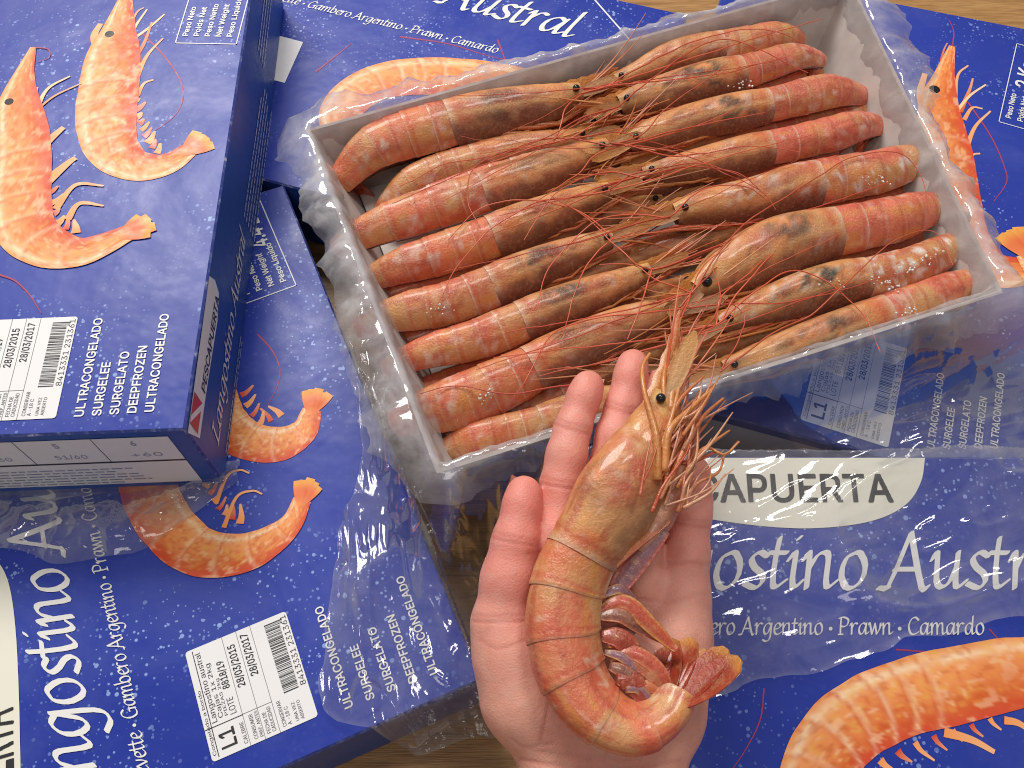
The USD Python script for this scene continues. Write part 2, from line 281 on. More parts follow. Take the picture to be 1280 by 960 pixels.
def strip(pts, w):
    p = spline(pts, 26); t = np.gradient(p, axis=0); t /= np.linalg.norm(t, axis=1, keepdims=True) + 1e-12; q = np.stack([-t[:, 1], t[:, 0]], 1)
    w = np.broadcast_to(np.asarray(w), (len(p),))[:, None]
    return np.vstack([p + q * w, p - q * w]), np.stack([np.arange(25), np.arange(1, 26), np.arange(1, 26) + 26, np.arange(25) + 26], 1)
def bars(rects):
    m = MB()
    for x0, y0, x1, y1 in rects: m.add([(x0, y0, 0), (x1, y0, 0), (x1, y1, 0), (x0, y1, 0)], [(0, 1, 2, 3)])
    v, f, _ = m.out(); return v, f
INK = dict(deep=srgb(216, 98, 46), mid=srgb(244, 156, 92), pale=srgb(253, 206, 160), cream=srgb(255, 232, 196), red=srgb(214, 74, 52), tip=srgb(238, 178, 84), dark=srgb(26, 20, 26))
def printed_prawn(parent, F, path, hw, side, seed, tail=True, legs=(), feelers=(), eye=None, name='printed_prawn', joint=0.58):
    """A prawn printed flat on the carton. path: pixels from tail to head; hw: half widths in pixels; side: +1 if its back is on the left of the path."""
    rs = np.random.default_rng(seed); m = MB()
    loc = F.pts(*path); sc = np.array([np.linalg.norm(F.px(x + 5, y) - F.px(x, y)) / 5 * .5 + np.linalg.norm(F.px(x, y + 5) - F.px(x, y)) / 5 * .5 for x, y in path])
    q = spline(np.column_stack([loc, np.array(hw) * sc]), 110)
    c, r = q[:, :2], q[:, 2]; t = np.gradient(c, axis=0); t /= np.linalg.norm(t, axis=1, keepdims=True); nn = np.stack([-t[:, 1], t[:, 0]], 1) * side
    s = np.linspace(0, 1, 110); u = np.linspace(-1, 1, 27)
    wob = 1 + 0.04 * (meshkit.noise(np.stack([s * 22, s * 0 + seed, s * 0], 1)) - .5)
    g = c[:, None] + nn[:, None] * (-u[None, :, None] * (r * wob)[:, None, None])        # u = -1: the back
    S, Uu = np.meshgrid(s, u, indexing='ij'); X = np.stack([S * 14, Uu * 2.2, S * 0 + seed], -1); nz = meshkit.fbm(X, 4, seed)
    col = mix(INK['mid'], INK['deep'], smoothstep(-.3, .9, Uu) * .95 + (nz - .5) * .9)
    col = mix(col, INK['pale'], np.exp(-((Uu + .72) / .17) ** 2) * (.55 + .7 * (nz - .3)))
    col = mix(col, INK['cream'], np.exp(-((Uu + .72) / .07) ** 2) * .7 * smoothstep(.3, .6, meshkit.fbm(X * [2, 1, 1], 2, seed + 3)))
    fine = meshkit.fbm(X * [5, 3.5, 1], 4, seed + 17); col = mix(col, INK['deep'] * .8, smoothstep(.55, .7, fine) * .45); col = mix(col, INK['tip'], smoothstep(.42, .3, fine) * .5)
    col = mix(col, INK['red'], np.exp(-((Uu - .95) / .3) ** 2) * .8)
    col = mix(col, INK['pale'], smoothstep(.62, .7, meshkit.fbm(X * [3, 2.2, 1], 3, seed + 9)) * .5)
    for k in range(6):
        sk = .16 + (joint - .16) * (k / 5.0) ** .92; bend = .022 * (Uu ** 2)
        col = mix(col, INK['deep'], np.exp(-((S - sk + bend) / .005) ** 2) * .5); col = mix(col, INK['cream'], np.exp(-((S - sk - .011 + bend) / .007) ** 2) * (.15 + .5 * (nz - .3)))
    col = mix(col, INK['deep'], np.exp(-(((S - (joint + .2)) / .1) ** 2 + ((Uu - .2) / .5) ** 2)) * .55)
    top = np.arange(110 * 27).reshape(110, 27)
    m.add(np.dstack([g, np.full(g.shape[:2], 3e-4)]).reshape(-1, 3), grid_faces(110, 27), col.reshape(-1, 3))
    if tail:
        d0 = -t[0]; n0 = nn[0]; w = r[0]
        for k, a in enumerate((-.42, -.2, 0, .22, .44)):
            d = unit(d0 * math.cos(a) + n0 * math.sin(a)); p = np.array([-d[1], d[0]]); L = w * (2.9 + .3 * math.cos(a * 3) + rs.uniform(-.2, .2))
            sl = np.linspace(0, 1, 9); ww = w * .52 * (.45 + .65 * np.sin(np.pi * np.clip(sl * .72, 0, 1))); b = c[1] + t[0] * w * .5
            v = np.vstack([b + sl[:, None] * L * d + p * ww[:, None], b + sl[:, None] * L * d - p * ww[:, None]])
            cl = mix(mix(INK['mid'], INK['red'], np.tile(np.sin(sl * 3) * .5, 2) + .15 * (k % 2)), INK['tip'], np.tile(smoothstep(.6, 1, sl), 2))
            cl[9:] = mix(cl[9:], INK['deep'], .35)
            m.add(np.column_stack([v, np.full(18, 3.4e-4 + 1e-5 * k)]), [(i, i + 1, i + 10, i + 9) for i in range(8)], cl)
    for li, (pl, w0, w1, cn) in enumerate(legs):
        v, f = strip(F.pts(*pl), np.linspace(w0, w1, 26) * sc.mean()); m.add(np.column_stack([v, np.full(52, 2.0e-4 + 5e-6 * li)]), f, mix(INK[cn], INK['pale'], np.tile(np.linspace(0, .5, 26), 2)))
    for fi, pl in enumerate(feelers):
        v, f = strip(F.pts(*pl), np.linspace(1.0, .35, 26) * sc.mean()); m.add(np.column_stack([v, np.full(52, 1.6e-4 + 8e-6 * fi)]), f, srgb(170, 66, 92))
    if eye:
        e = F.px(*eye[:2]); th = np.arange(18) / 18 * 2 * np.pi; rad = eye[2] * sc.mean()
        m.add(np.column_stack([np.vstack([e, e + rad * np.stack([np.cos(th), np.sin(th)], 1)]), np.full(19, 4.2e-4)]), [(0, 1 + i, 1 + (i + 1) % 18) for i in range(18)], INK['dark'])
    F.printed += 1; lift = (F.printed - 1) * 3.2e-4
    v, f, cl = m.out(); return put(parent, name, F.w(v[:, :2], 0) + F.n * (v[:, 2:3] + lift), f, 'print_ink', cl, smooth=False)
def fringe(path_pts, n, L, seed, cn='red', fwd=0.5):
    """Short legs along a belly line given in pixels."""
    p = spline(path_pts, n + 1); rs = np.random.default_rng(seed); out = []
    for i in range(n):
        t = unit(p[i + 1] - p[i]); q = np.array([-t[1], t[0]]); l = L * rs.uniform(.45, .95)
        out.append(([tuple(p[i]), tuple(p[i] + (q * .7 + t * fwd * .4) * l * .6), tuple(p[i] + (q + t * fwd) * l)], rs.uniform(3, 5.5), 1.2, cn if i % 2 else 'mid'))
    return out
def barcode_label(parent, F, corners, code):
    """White sticker. corners in pixels: start-bottom, end-bottom, end-top, start-top of its reading direction."""
    k = F.pts(*corners); a = k[0]; ex = unit(k[1] - k[0]); W = np.linalg.norm(k[1] - k[0]); ey = np.array([-ex[1], ex[0]]); H = abs((k[3] - k[0]) @ ey)
    G = Face(F.O + a[0] * F.ex + a[1] * F.ey, ex[0] * F.ex + ex[1] * F.ey, ey[0] * F.ex + ey[1] * F.ey, F.n)
    lab = shape_on(parent, G, 'barcode_label', Polygon([(0, 0), (W, 0), (W, H), (0, H)]).buffer(-.0016).buffer(.0016), 'paper', 3.6e-4)
    rs = np.random.default_rng(5); r = []; x = .30 * W
    while x < .95 * W:
        w = rs.choice([.004, .007, .011]) * W; r.append((x, (.09 if x < .9 * W else .06) * H, x + w, .235 * H)); x += w + rs.choice([.004, .007, .010]) * W
    v, f = bars(r); put(lab, 'barcode', G.w(v[:, :2], 4.6e-4), f, 'black_ink', smooth=False)
    t = .004
    v, f = bars([(.0, .36 * H, W, (.36 + t) * H), (.0, .50 * H, W, (.50 + t) * H), (.0, .64 * H, W, (.64 + t) * H), (.27 * W, .64 * H, (.27 + t * 2) * W, H), (.02 * W, .93 * H, W * .98, (.93 + t * 2) * H), (.275 * W, .36 * H, (.275 + t) * W, .64 * H)])
    put(lab, 'ruled_lines', G.w(v[:, :2], 4.6e-4), f, 'black_ink', smooth=False)
    T = lambda s, x0, x1, y, h=None, b=False: (s, (x0 * W, y * H), (x1 * W, y * H), None if h is None else h * H, b)
    L = [T(code, .30, .97, .015, .055), T('28/03/2017', .55, .95, .405, .07, True), T('28/03/2015', .50, .90, .545, .07, True), T('LOTE', .31, .46, .685, .06), T('8818/19', .54, .80, .685, .065, True),
         T('Cajas 1x 2kg', .32, .82, .81, .042), T('PIEZAS 2kg', .32, .66, .765, .028), T('Langostino austral', .30, .95, .87, .05), T('Congelado a bordo', .04, .62, .95, .03),
         T('CONSUMIR', .03, .25, .56, .035), T('PREF. ANTES', .03, .26, .51, .03), T('FECHA DE', .03, .22, .44, .035), T('CADUCIDAD', .03, .25, .39, .035), T('CONSERVAR', .03, .26, .29, .035), T('A -18 C', .03, .19, .24, .035), T('UNA VEZ', .03, .2, .17, .03), T('ABIERTO', .03, .2, .12, .03),
         T('CALIBRE', .03, .22, .655, .035), T('L1', .05, .22, .75, .14, True)]
    put_lines(lab, G, 'label_text', L, 'black_ink', 4.8e-4)
def weight_box(parent, F, c):
    """Printed frame with the net weight; c as in barcode_label."""
    k = F.pts(*c); ex = unit(k[1] - k[0]); W = np.linalg.norm(k[1] - k[0]); ey = np.array([-ex[1], ex[0]]); H = abs((k[3] - k[0]) @ ey)
    G = Face(F.O + k[0][0] * F.ex + k[0][1] * F.ey, ex[0] * F.ex + ex[1] * F.ey, ey[0] * F.ex + ey[1] * F.ey, F.n)
    t = .0006; v, f = bars([(0, 0, W, t), (0, H - t, W, H), (0, 0, t, H), (W - t, 0, W, H)]); fr = put(parent, 'weight_panel', G.w(v[:, :2], 3e-4), f, 'white_ink', smooth=False)
    L = [(s, (.07 * W, y * H), (.07 * W + len(s) * .034 * W, y * H), .085 * H, True) for s, y in (('Peso Neto', .83), ('Poids Net', .65), ('Peso Netto', .47), ('Net Weight', .29), ('Peso Liquido', .11))]
    L += [('2 Kg', (.46 * W, .62 * H), (.80 * W, .62 * H), .26 * H, True), ('4.4 Lb', (.46 * W, .14 * H), (.84 * W, .14 * H), .24 * H, True)]
    put_lines(fr, G, 'weight_text', L, 'white_ink', 3.2e-4)
WORDS = ('ULTRACONGELADO', 'SURGELEE', 'SURGELATO', 'DEEPFROZEN', 'ULTRACONGELADO')
def frozen_list(parent, F, s0, e0, s4, rows=5):
    """The five lines: start and end of the first, start of the last (pixels on their baselines)."""
    a, b, d = F.px(*s0), F.px(*e0), F.px(*s4); full = np.linalg.norm(b - a); u = unit(b - a); wf = sans(WORDS[0], True)[2]
    L = [(w, a + (d - a) * i / 4, a + (d - a) * i / 4 + u * full * sans(w, True)[2] / wf, None, True) for i, w in enumerate(WORDS[:rows])]
    put_lines(parent, F, 'frozen_wording', L, 'white_ink', 4e-4)
def small_print(parent, F, a, b, rows, gap, seed, mat='pale_ink', h=.35, name='small_print'):
    """Rows of print too fine to read: a and b are the ends of the first row in face metres; gap: row step vector."""
    rs = np.random.default_rng(seed); m = MB(); a, b, g = map(np.asarray, (a, b, gap)); u = unit(b - a); L = np.linalg.norm(b - a); q = unit(g) * np.linalg.norm(g) * h
    for i in range(rows):
        x = 0.0; end = L * rs.uniform(.75, 1.0)
        while x < end:
            w = min(rs.uniform(.002, .008), L - x); o = a + g * i + u * x
            m.add([(*o, 0), (*(o + u * w), 0), (*(o + u * w + q), 0), (*(o + q), 0)], [(0, 1, 2, 3)]); x += w + .0012
    v, f, _ = m.out(); return put(parent, name, F.w(v[:, :2], 4e-4), f, mat, smooth=False)
def carton(label, O, eu, n, L, W, h, group='printed prawn cartons'):
    """Carton with its top face's front right corner at O; eu runs along the printed wording, n is the face's normal."""
    O = np.asarray(O, float); n = unit(n); eu = unit(np.asarray(eu, float) - (np.asarray(eu) @ n) * n); ev = np.cross(n, eu)
    T = thing('prawn_carton', label, 'carton', None, O)
    c = .0011; pts = []
    for i in (0, 1):
        for j in (0, 1):
            for k in (0, 1):
                q = np.array([i * L, j * W, -k * h]); s = np.array([1 - 2 * i, 1 - 2 * j, -(1 - 2 * k)])
                for ax in range(3):
                    e = s * c; e[ax] = 0; pts.append(q + e)
    hull = trimesh.convex.convex_hull(np.array(pts)); V = hull.vertices
    v = O + V[:, :1] * eu + V[:, 1:2] * ev + V[:, 2:3] * n
    FNn = hull.face_normals; up = FNn[:, 2] > .9; flat_ = np.abs(FNn).max(1) > .95
    for sel, nm, mt in ((up, 'front_panel', 'carton_blue'), (~up & flat_, 'side_panels', 'carton_side'), (~up & ~flat_, 'folded_edges', 'carton_edge')):
        ff = hull.faces[sel]; ids, inv = np.unique(ff, return_inverse=True); put(T, nm, v[ids], inv.reshape(-1, 3), mt, smooth=False)
    return T, Face(O, eu, ev, n), eu, ev, n
def dirs(deg): a = math.radians(deg); return np.array([math.cos(a), math.sin(a), 0])

# ---------------------------------------------------------------- the table
tb = trimesh.creation.box((2.4, 1.7, 0.03)); put(None, 'table_top', tb.vertices + [0, 0.45, -0.015], tb.faces, 'wood', smooth=False, label='warm brown wooden table under the cartons', category='table', kind='structure')

Z = np.array([0, 0, 1.0])
# ---- carton across the top, lettering slanting down to the right
hC = .057
uC = dirs(-18.4); nC2 = np.array([-uC[1], uC[0], 0])
cr = P(862, 12, hC); fr_ = P(370, 235, hC)
right = cr @ uC; front = fr_ @ nC2
OC_ = uC * (right - .384) + nC2 * front + Z * hC
# origin is at the start of the reading direction, lower edge; the wording runs along eu and its letters stand along ev
TC, FC, eu, ev, n = carton('blue carton at the back whose white script slopes down behind the tray', OC_, uC, Z, .384, .245, hC)
script_on(TC, FC, 'title_lettering', 'Langostino Austral', (548, 3), (712, 48), 11, 18)
script_on(TC, FC, 'subtitle_lettering', 'Crevette . Gambero Argentino . Prawn . Camardo', (383, 9), (621, 67), 11, 46, slant=.12)
printed_prawn(TC, FC, [(432, 172), (424, 146), (440, 122), (470, 104), (512, 96), (572, 96), (642, 104), (690, 112)], [20, 22, 25, 26, 27, 27, 25, 14], +1, 11, tail=False,
    legs=fringe([(460, 150), (520, 130), (600, 130)], 7, 24, 3), feelers=[[(500, 46), (560, 55), (610, 70), (640, 76)], [(622, 50), (628, 66), (634, 82)], [(395, 90), (420, 70), (440, 54)]])
FCs = Face(OC_ , uC, Z, -nC2)
v, f = bars([(.02, -.05, .36, -.0495)]); put(TC, 'fold_line', FCs.w(v[:, :2], 3e-4), f, 'grey_ink', smooth=False)
put_lines(TC, FCs, 'side_wording', [('ULTRACONGELADO', FCs.px(352, 268), FCs.px(418, 290), None, True)], 'pale_ink')
shape_on(TC, FC, 'corner_sticker', FC.pts((330, 40), (379, 53), (356, 104), (310, 92)), 'paper', 3e-4)
v, f = strip(FC.pts((738, -6), (779, 41), (800, 66)), .0006); put(TC, 'flap_line', FC.w(v, 3e-4), f, 'white_ink', smooth=False)

# ---- carton under the right end of the tray
hE = .050
uE = dirs(72.6); vE = dirs(162.6)
br = P(1304, 636, hE); LE = (P(1188, 17, hE) - P(990, 543, hE)) @ uE
OE = br * 1.0; off = (P(990, 543, hE) - OE) @ uE; OE = OE + uE * off; OE[2] = hE
TE, FE, eu, ev, n = carton('blue carton under the right end of the tray with a printed prawn head', OE, uE, Z, LE, .245, hE)
weight_box(TE, FE, [(1330, 176), (1348, 75), (1265, 54), (1247, 156)])
frozen_list(TE, FE, (1167, 563), (1180, 468), (1246, 563))
barcode_label(TE, FE, [(1110, 560), (1134, 436), (1020, 420), (996, 540)], '8413331 231361')
printed_prawn(TE, FE, [(1280, 340), (1240, 335), (1205, 300), (1190, 250), (1182, 190), (1174, 135), (1181, 92), (1190, 58)], [18, 26, 30, 31, 28, 21, 10, 3], +1, 21, tail=False, eye=(1168, 112, 6),
    legs=[([(1194, 130), (1197, 95), (1210, 82)], 2.2, 1, 'mid'), ([(1200, 140), (1212, 112), (1216, 98)], 3, 1, 'deep'), ([(1195, 140), (1212, 120), (1232, 106)], 2, 1, 'pale'), ([(1205, 150), (1215, 135), (1228, 136)], 2.4, 1, 'mid'),
          ([(1205, 195), (1218, 160), (1238, 139)], 3, 1, 'mid'), ([(1210, 215), (1215, 195), (1225, 192)], 2.4, 1, 'mid'), ([(1160, 150), (1150, 120), (1156, 92)], 5, 3, 'mid'), ([(1176, 76), (1180, 62), (1184, 54)], 1.5, .6, 'red')],
    feelers=[[(1190, 60), (1192, 40), (1186, 24)], [(1210, 128), (1238, 170), (1254, 205), (1258, 228), (1242, 252)]])
printed_prawn(TE, FE, [(1284, 318), (1302, 345), (1330, 368), (1370, 380)], [14, 17, 21, 24], -1, 23, joint=.9)
FEs = Face(OE, -vE, Z, -uE); k = np.array([(-.235, -.046), (-.02, -.046), (-.02, -.007), (-.235, -.007)])
shape_on(TE, Face(OE, vE * -1, Z, -uE), 'size_table', k, 'paper', 3e-4)

# ---- carton at the lower left
hB = .057
uB = dirs(113.3); vB = dirs(203.3)
OB = P(602, 850, hB)
TB, FB, eu, ev, n = carton('blue carton lying lower left with a tilted white barcode sticker and upright script', OB, uB, Z, .340, .245, hB)
script_on(TB, FB, 'title_lettering', 'Langostino Austral', (119, 962), (79, 690), 2, 11)
script_on(TB, FB, 'subtitle_lettering', 'Crevette . Gambero Argentino . Prawn . Camardo', (173, 896), (138, 727), 11, 28, slant=.12)
LG = np.vstack([FB.pts((-60, 690)), spline(FB.pts((-30, 690), (-14, 694), (2, 708), (13, 737), (20, 790), (24, 870), (26, 960), (28, 1050)), 50), FB.pts((-60, 1050))])
lg = shape_on(TB, FB, 'brand_panel', LG, 'cream_ink', 3e-4)
put_lines(lg, FB, 'brand_wording', [('PESCAPUERTA', FB.px(20, 1130), FB.px(15, 884), .021, True)], 'black_ink', 5e-4)
barcode_label(TB, FB, [(398, 895), (357, 764), (231, 811), (266, 953)], '8413331 231361')
frozen_list(TB, FB, (442, 884), (403, 757), (548, 842))
weight_box(TB, FB, [(371, 357), (322, 242), (240, 282), (289, 394)])
printed_prawn(TB, FB, [(390, 512), (380, 538), (354, 554), (322, 554), (292, 540), (272, 512), (262, 470)], [11, 17, 22, 24, 26, 27, 27], -1, 31,
    legs=fringe([(352, 520), (325, 530), (305, 505), (298, 480)], 6, 20, 4), feelers=[[(322, 418), (340, 438), (350, 462), (346, 485), (334, 508)]], joint=.9)
printed_prawn(TB, FB, [(378, 625), (366, 652), (345, 672), (310, 690), (270, 694), (238, 684), (208, 655), (190, 622), (180, 585)], [11, 14, 19, 25, 29, 31, 32, 33, 32], -1, 33,
    legs=fringe([(300, 655), (275, 640), (262, 618), (250, 600)], 7, 26, 5) + [([(280, 660), (296, 622), (316, 614), (328, 618)], 3, 1, 'mid'), ([(270, 630), (284, 596), (300, 588), (312, 592)], 3, 1, 'mid')], joint=.8)
FBs = Face(OB, -uB, Z, vB * -1)

# ---- carton at the lower right, its back edge resting on the carton behind
tl = math.radians(11.5); nD = np.array([0, -math.sin(tl), math.cos(tl)]); hD = .050
back_z = .050 + hD * math.cos(tl) + .0035
bk = P(1000, 571, back_z); yD = np.array([0, math.cos(tl), math.sin(tl)])
OD = np.array([P(690, 571, back_z)[0], bk[1], back_z]) - yD * .245
TD, FD, eu, ev, n = carton('blue carton lower right under crumpled film with a white brand panel and large script', OD, (1, 0, 0), nD, .384, .245, hD)
lg = shape_on(TD, FD, 'brand_panel', np.vstack([FD.pts((780, 572.5)), spline(FD.pts((1156, 572.5), (1151, 602), (1134, 629), (1100, 648), (1050, 658), (985, 660), (900, 651), (780, 630)), 60)]), 'cream_ink', 3e-4)
put_lines(lg, FD, 'brand_wording', [('PESCAPUERTA', FD.px(778, 627), FD.px(1117, 627), None, True)], 'black_ink', 5e-4)
script_on(TD, FD, 'title_lettering', 'Langostino Austral', (889, 735), (1262, 735), 4, 15)
script_on(TD, FD, 'subtitle_lettering', 'Crevette . Gambero Argentino . Prawn . Camardo', (925, 793), (1231, 793), 19, 46, slant=.12)
printed_prawn(TD, FD, [(1000, 1040), (1018, 975), (1046, 922), (1088, 890), (1140, 869), (1200, 855), (1258, 842), (1320, 828), (1380, 800)], [34, 46, 47, 46, 46, 46, 43, 34, 12], +1, 41, tail=False, joint=.52,
    legs=fringe([(1100, 950), (1150, 925), (1215, 905), (1260, 890)], 7, 34, 8) + [([(1180, 915), (1215, 925), (1243, 940)], 6, 3, 'mid'), ([(1255, 900), (1275, 905), (1300, 925)], 5, 2, 'mid')],
    feelers=[[(1120, 812), (1180, 815), (1230, 806), (1290, 806)], [(1236, 786), (1246, 797), (1256, 808)], [(955, 860), (950, 900), (930, 940), (905, 975)]])

# ---- carton at the upper left, lying on the lower left one
hA = .066; zA = hB + hA + .0008
OA = P(231, 537, zA); uA = unit(P(313, 0, zA) - OA)
TA, FA, eu, ev, n = carton('blue carton on top at the upper left with two whole printed prawns', OA, uA, Z, .384, .245, hA)
vA = ev
weight_box(TA, FA, [(296, 56), (326, -60), (244, -62), (217, 60)])
frozen_list(TA, FA, (104, 522), (129, 398), (192, 516))
barcode_label(TA, FA, [(70, 523), (98, 396), (-34, 400), (-66, 530)], '8413331 231361')
printed_prawn(TA, FA, [(236, 188), (214, 203), (190, 209), (163, 205), (140, 184), (133, 148), (137, 105), (142, 66), (150, 30), (158, -6)], [11, 15, 18, 22, 28, 31, 31, 27, 15, 6], +1, 51, eye=(137, 43, 5),
    legs=fringe([(196, 192), (182, 176), (172, 150), (166, 120)], 9, 17, 6) + [([(160, 60), (168, 36), (184, 12)], 2.4, 1, 'pale'), ([(165, 50), (185, 36), (206, 18)], 2, 1, 'pale'), ([(164, 80), (180, 55), (190, 28)], 3, 1, 'deep'), ([(170, 100), (184, 70), (204, 48)], 3, 1, 'mid'), ([(172, 120), (180, 105), (192, 100)], 2.5, 1, 'mid'), ([(163, 30), (172, 15), (180, 10)], 2, .8, 'mid'), ([(122, 60), (118, 45), (126, 30)], 5, 3, 'mid')],
    feelers=[[(178, 42), (205, 70), (224, 98), (229, 122), (218, 145), (192, 165)]])
printed_prawn(TA, FA, [(160, 292), (130, 306), (98, 316), (62, 310), (34, 288), (27, 250), (29, 205), (28, 165), (24, 128), (30, 95), (42, 60)], [12, 16, 20, 27, 31, 32, 30, 27, 21, 11, 3], +1, 53, eye=(12, 128, 5),
    legs=fringe([(95, 292), (72, 280), (62, 240), (58, 215)], 7, 20, 7) + [([(58, 228), (85, 205), (95, 198)], 7, 3, 'mid'), ([(70, 262), (95, 232), (130, 233)], 4, 1, 'mid'), ([(85, 275), (100, 255), (130, 258)], 4, 1, 'mid'), ([(45, 140), (60, 112), (88, 96)], 3, 1, 'pale'), ([(50, 135), (70, 120), (102, 105)], 1.5, .8, 'mid'), ([(52, 185), (66, 172), (80, 160)], 6, 3, 'mid'), ([(40, 138), (44, 120), (46, 110)], 4, 2, 'tip')],
    feelers=[[(42, 60), (60, 62), (62, 72), (48, 78)], [(0, 344), (20, 352), (38, 370), (52, 392)]])
FAs = Face(OA, eu, Z, -vA)          # long side: x along the wording, y up
bp = shape_on(TA, FAs, 'brand_panel', FAs.pts((261, 345), (268, 350), (273, 366), (271, 402), (263, 452), (255, 505), (249, 548), (234, 541)), 'paper', 3e-4)
put_lines(bp, FAs, 'brand_wording', [('PESCAPUERTA', FAs.px(255, 494), FAs.px(273, 374), None, True)], 'black_ink', 5e-4)
e = FAs.px(244, 516); ux = np.array([1, 0.0]); q = .0085
sq = np.array([(-q, -q * .72), (q, -q * .72), (q, q * .72), (-q, q * .72)]) + e
emb = shape_on(bp, FAs, 'brand_emblem', sq, 'red_ink', 5e-4)
shape_on(TA, FAs, 'emblem_stripe', np.array([(-q, q * .72), (-q * .5, q * .72), (q, -q * .72), (q * .5, -q * .72)]) + e, 'paper', 6e-4)
script_on(TA, FAs, 'side_lettering', 'Langostino Austral', (272, 556), (306, 300), 0, 18, up=4e-4, ys=.85)
for (pa, pb, rows, sd) in (((304, 270), (330, 90), 6, 3), ((322, 62), (334, -40), 4, 9)):
    small_print(TA, FAs, FAs.px(*pa), FAs.px(*pb), rows, (0, -.0047), sd)
small_print(TA, FAs, FAs.px(281, 566), FAs.px(300, 420), 2, (0, -.003), 5, h=.4, name='side_subtitle')
FAf = Face(OA, vA, Z, -eu)  # end face; x runs to the left here
FAf = Face(OA, -vA, Z, -eu)
k = np.array([(-.232, -.060), (-.010, -.060), (-.010, -.006), (-.232, -.006)]); st_ = shape_on(TA, FAf, 'size_table', k, 'paper', 3e-4)
rr = [(-.232, -.0335, -.010, -.0318)] + [(-.232 + i * .037, -.0335, -.2316 + i * .037, -.006) for i in range(1, 6)]
v, f = bars(rr); put(st_, 'ruled_lines', FAf.w(v[:, :2], 4e-4), f, 'black_ink', smooth=False)
L = []
for i, (a, b) in enumerate((('1', '10/20'), ('2', '21/30'), ('3', '31/40'), ('4', '41/50'), ('5', '51/60'), ('6', '+60'))):
    x = -.232 + i * .037
    put_lines(st_, FAf, 'table_number', [(a, (x + .0165, -.0145), (x + .0195, -.0145), .0048, True)], 'grey_ink', 4.5e-4); put_lines(st_, FAf, 'size_range', [(b, (x + .012, -.027), (x + .028, -.027), .0042, False)], 'grey_ink', 4.5e-4)
small_print(st_, FAf, (-.226, -.040), (-.018, -.040), 6, (0, -.0034), 6, mat='grey_ink')

# ---------------------------------------------------------------- the cardboard tray
RIM, FLOOR = .104, .0585
rim_px = [(382, 162), (1062, -28), (1254, 366), (546, 592)]          # outer corners: back left, back right, front right, front left
RC = [P(x, y, RIM) for x, y in rim_px]
TR = thing('prawn_tray', 'open grey cardboard tray holding two rows of prawns', 'tray', None, sum(RC) / 4 * [1, 1, 0] + [0, 0, FLOOR])
def inset(c, d):
    p = Polygon(c[:, :2]).buffer(-d, join_style=2); q = np.array(p.exterior.coords)[:-1]
    return np.array([q[np.argmin(np.linalg.norm(q - a[:2], axis=1))] for a in c])
rc = np.array(RC); out2, in2 = rc[:, :2], inset(rc, .0022)
def prism(poly, z0, z1, low=None):
    n = len(poly); v = np.vstack([np.column_stack([poly if low is None else low, np.full(n, z0)]), np.column_stack([poly, np.full(n, z1)])])
    f = [(i, (i + 1) % n, (i + 1) % n + n, i + n) for i in range(n)]
    if n == 4: f += [(3, 2, 1, 0), (4, 5, 6, 7)]
    return v, np.array(f)
lo_o, lo_i = inset(rc, .018), inset(rc, .0202)                       # the walls slope in towards the floor
for i in range(4):
    j = (i + 1) % 4; v, f = prism(np.array([out2[i], in2[i], in2[j], out2[j]]), FLOOR, RIM, np.array([lo_o[i], lo_i[i], lo_i[j], lo_o[j]])); put(TR, 'tray_wall', v, f, 'card', smooth=False)
v, f = prism(inset(rc, .0206)[::-1], FLOOR, FLOOR + .003); put(TR, 'tray_floor', v, f, 'card', smooth=False)

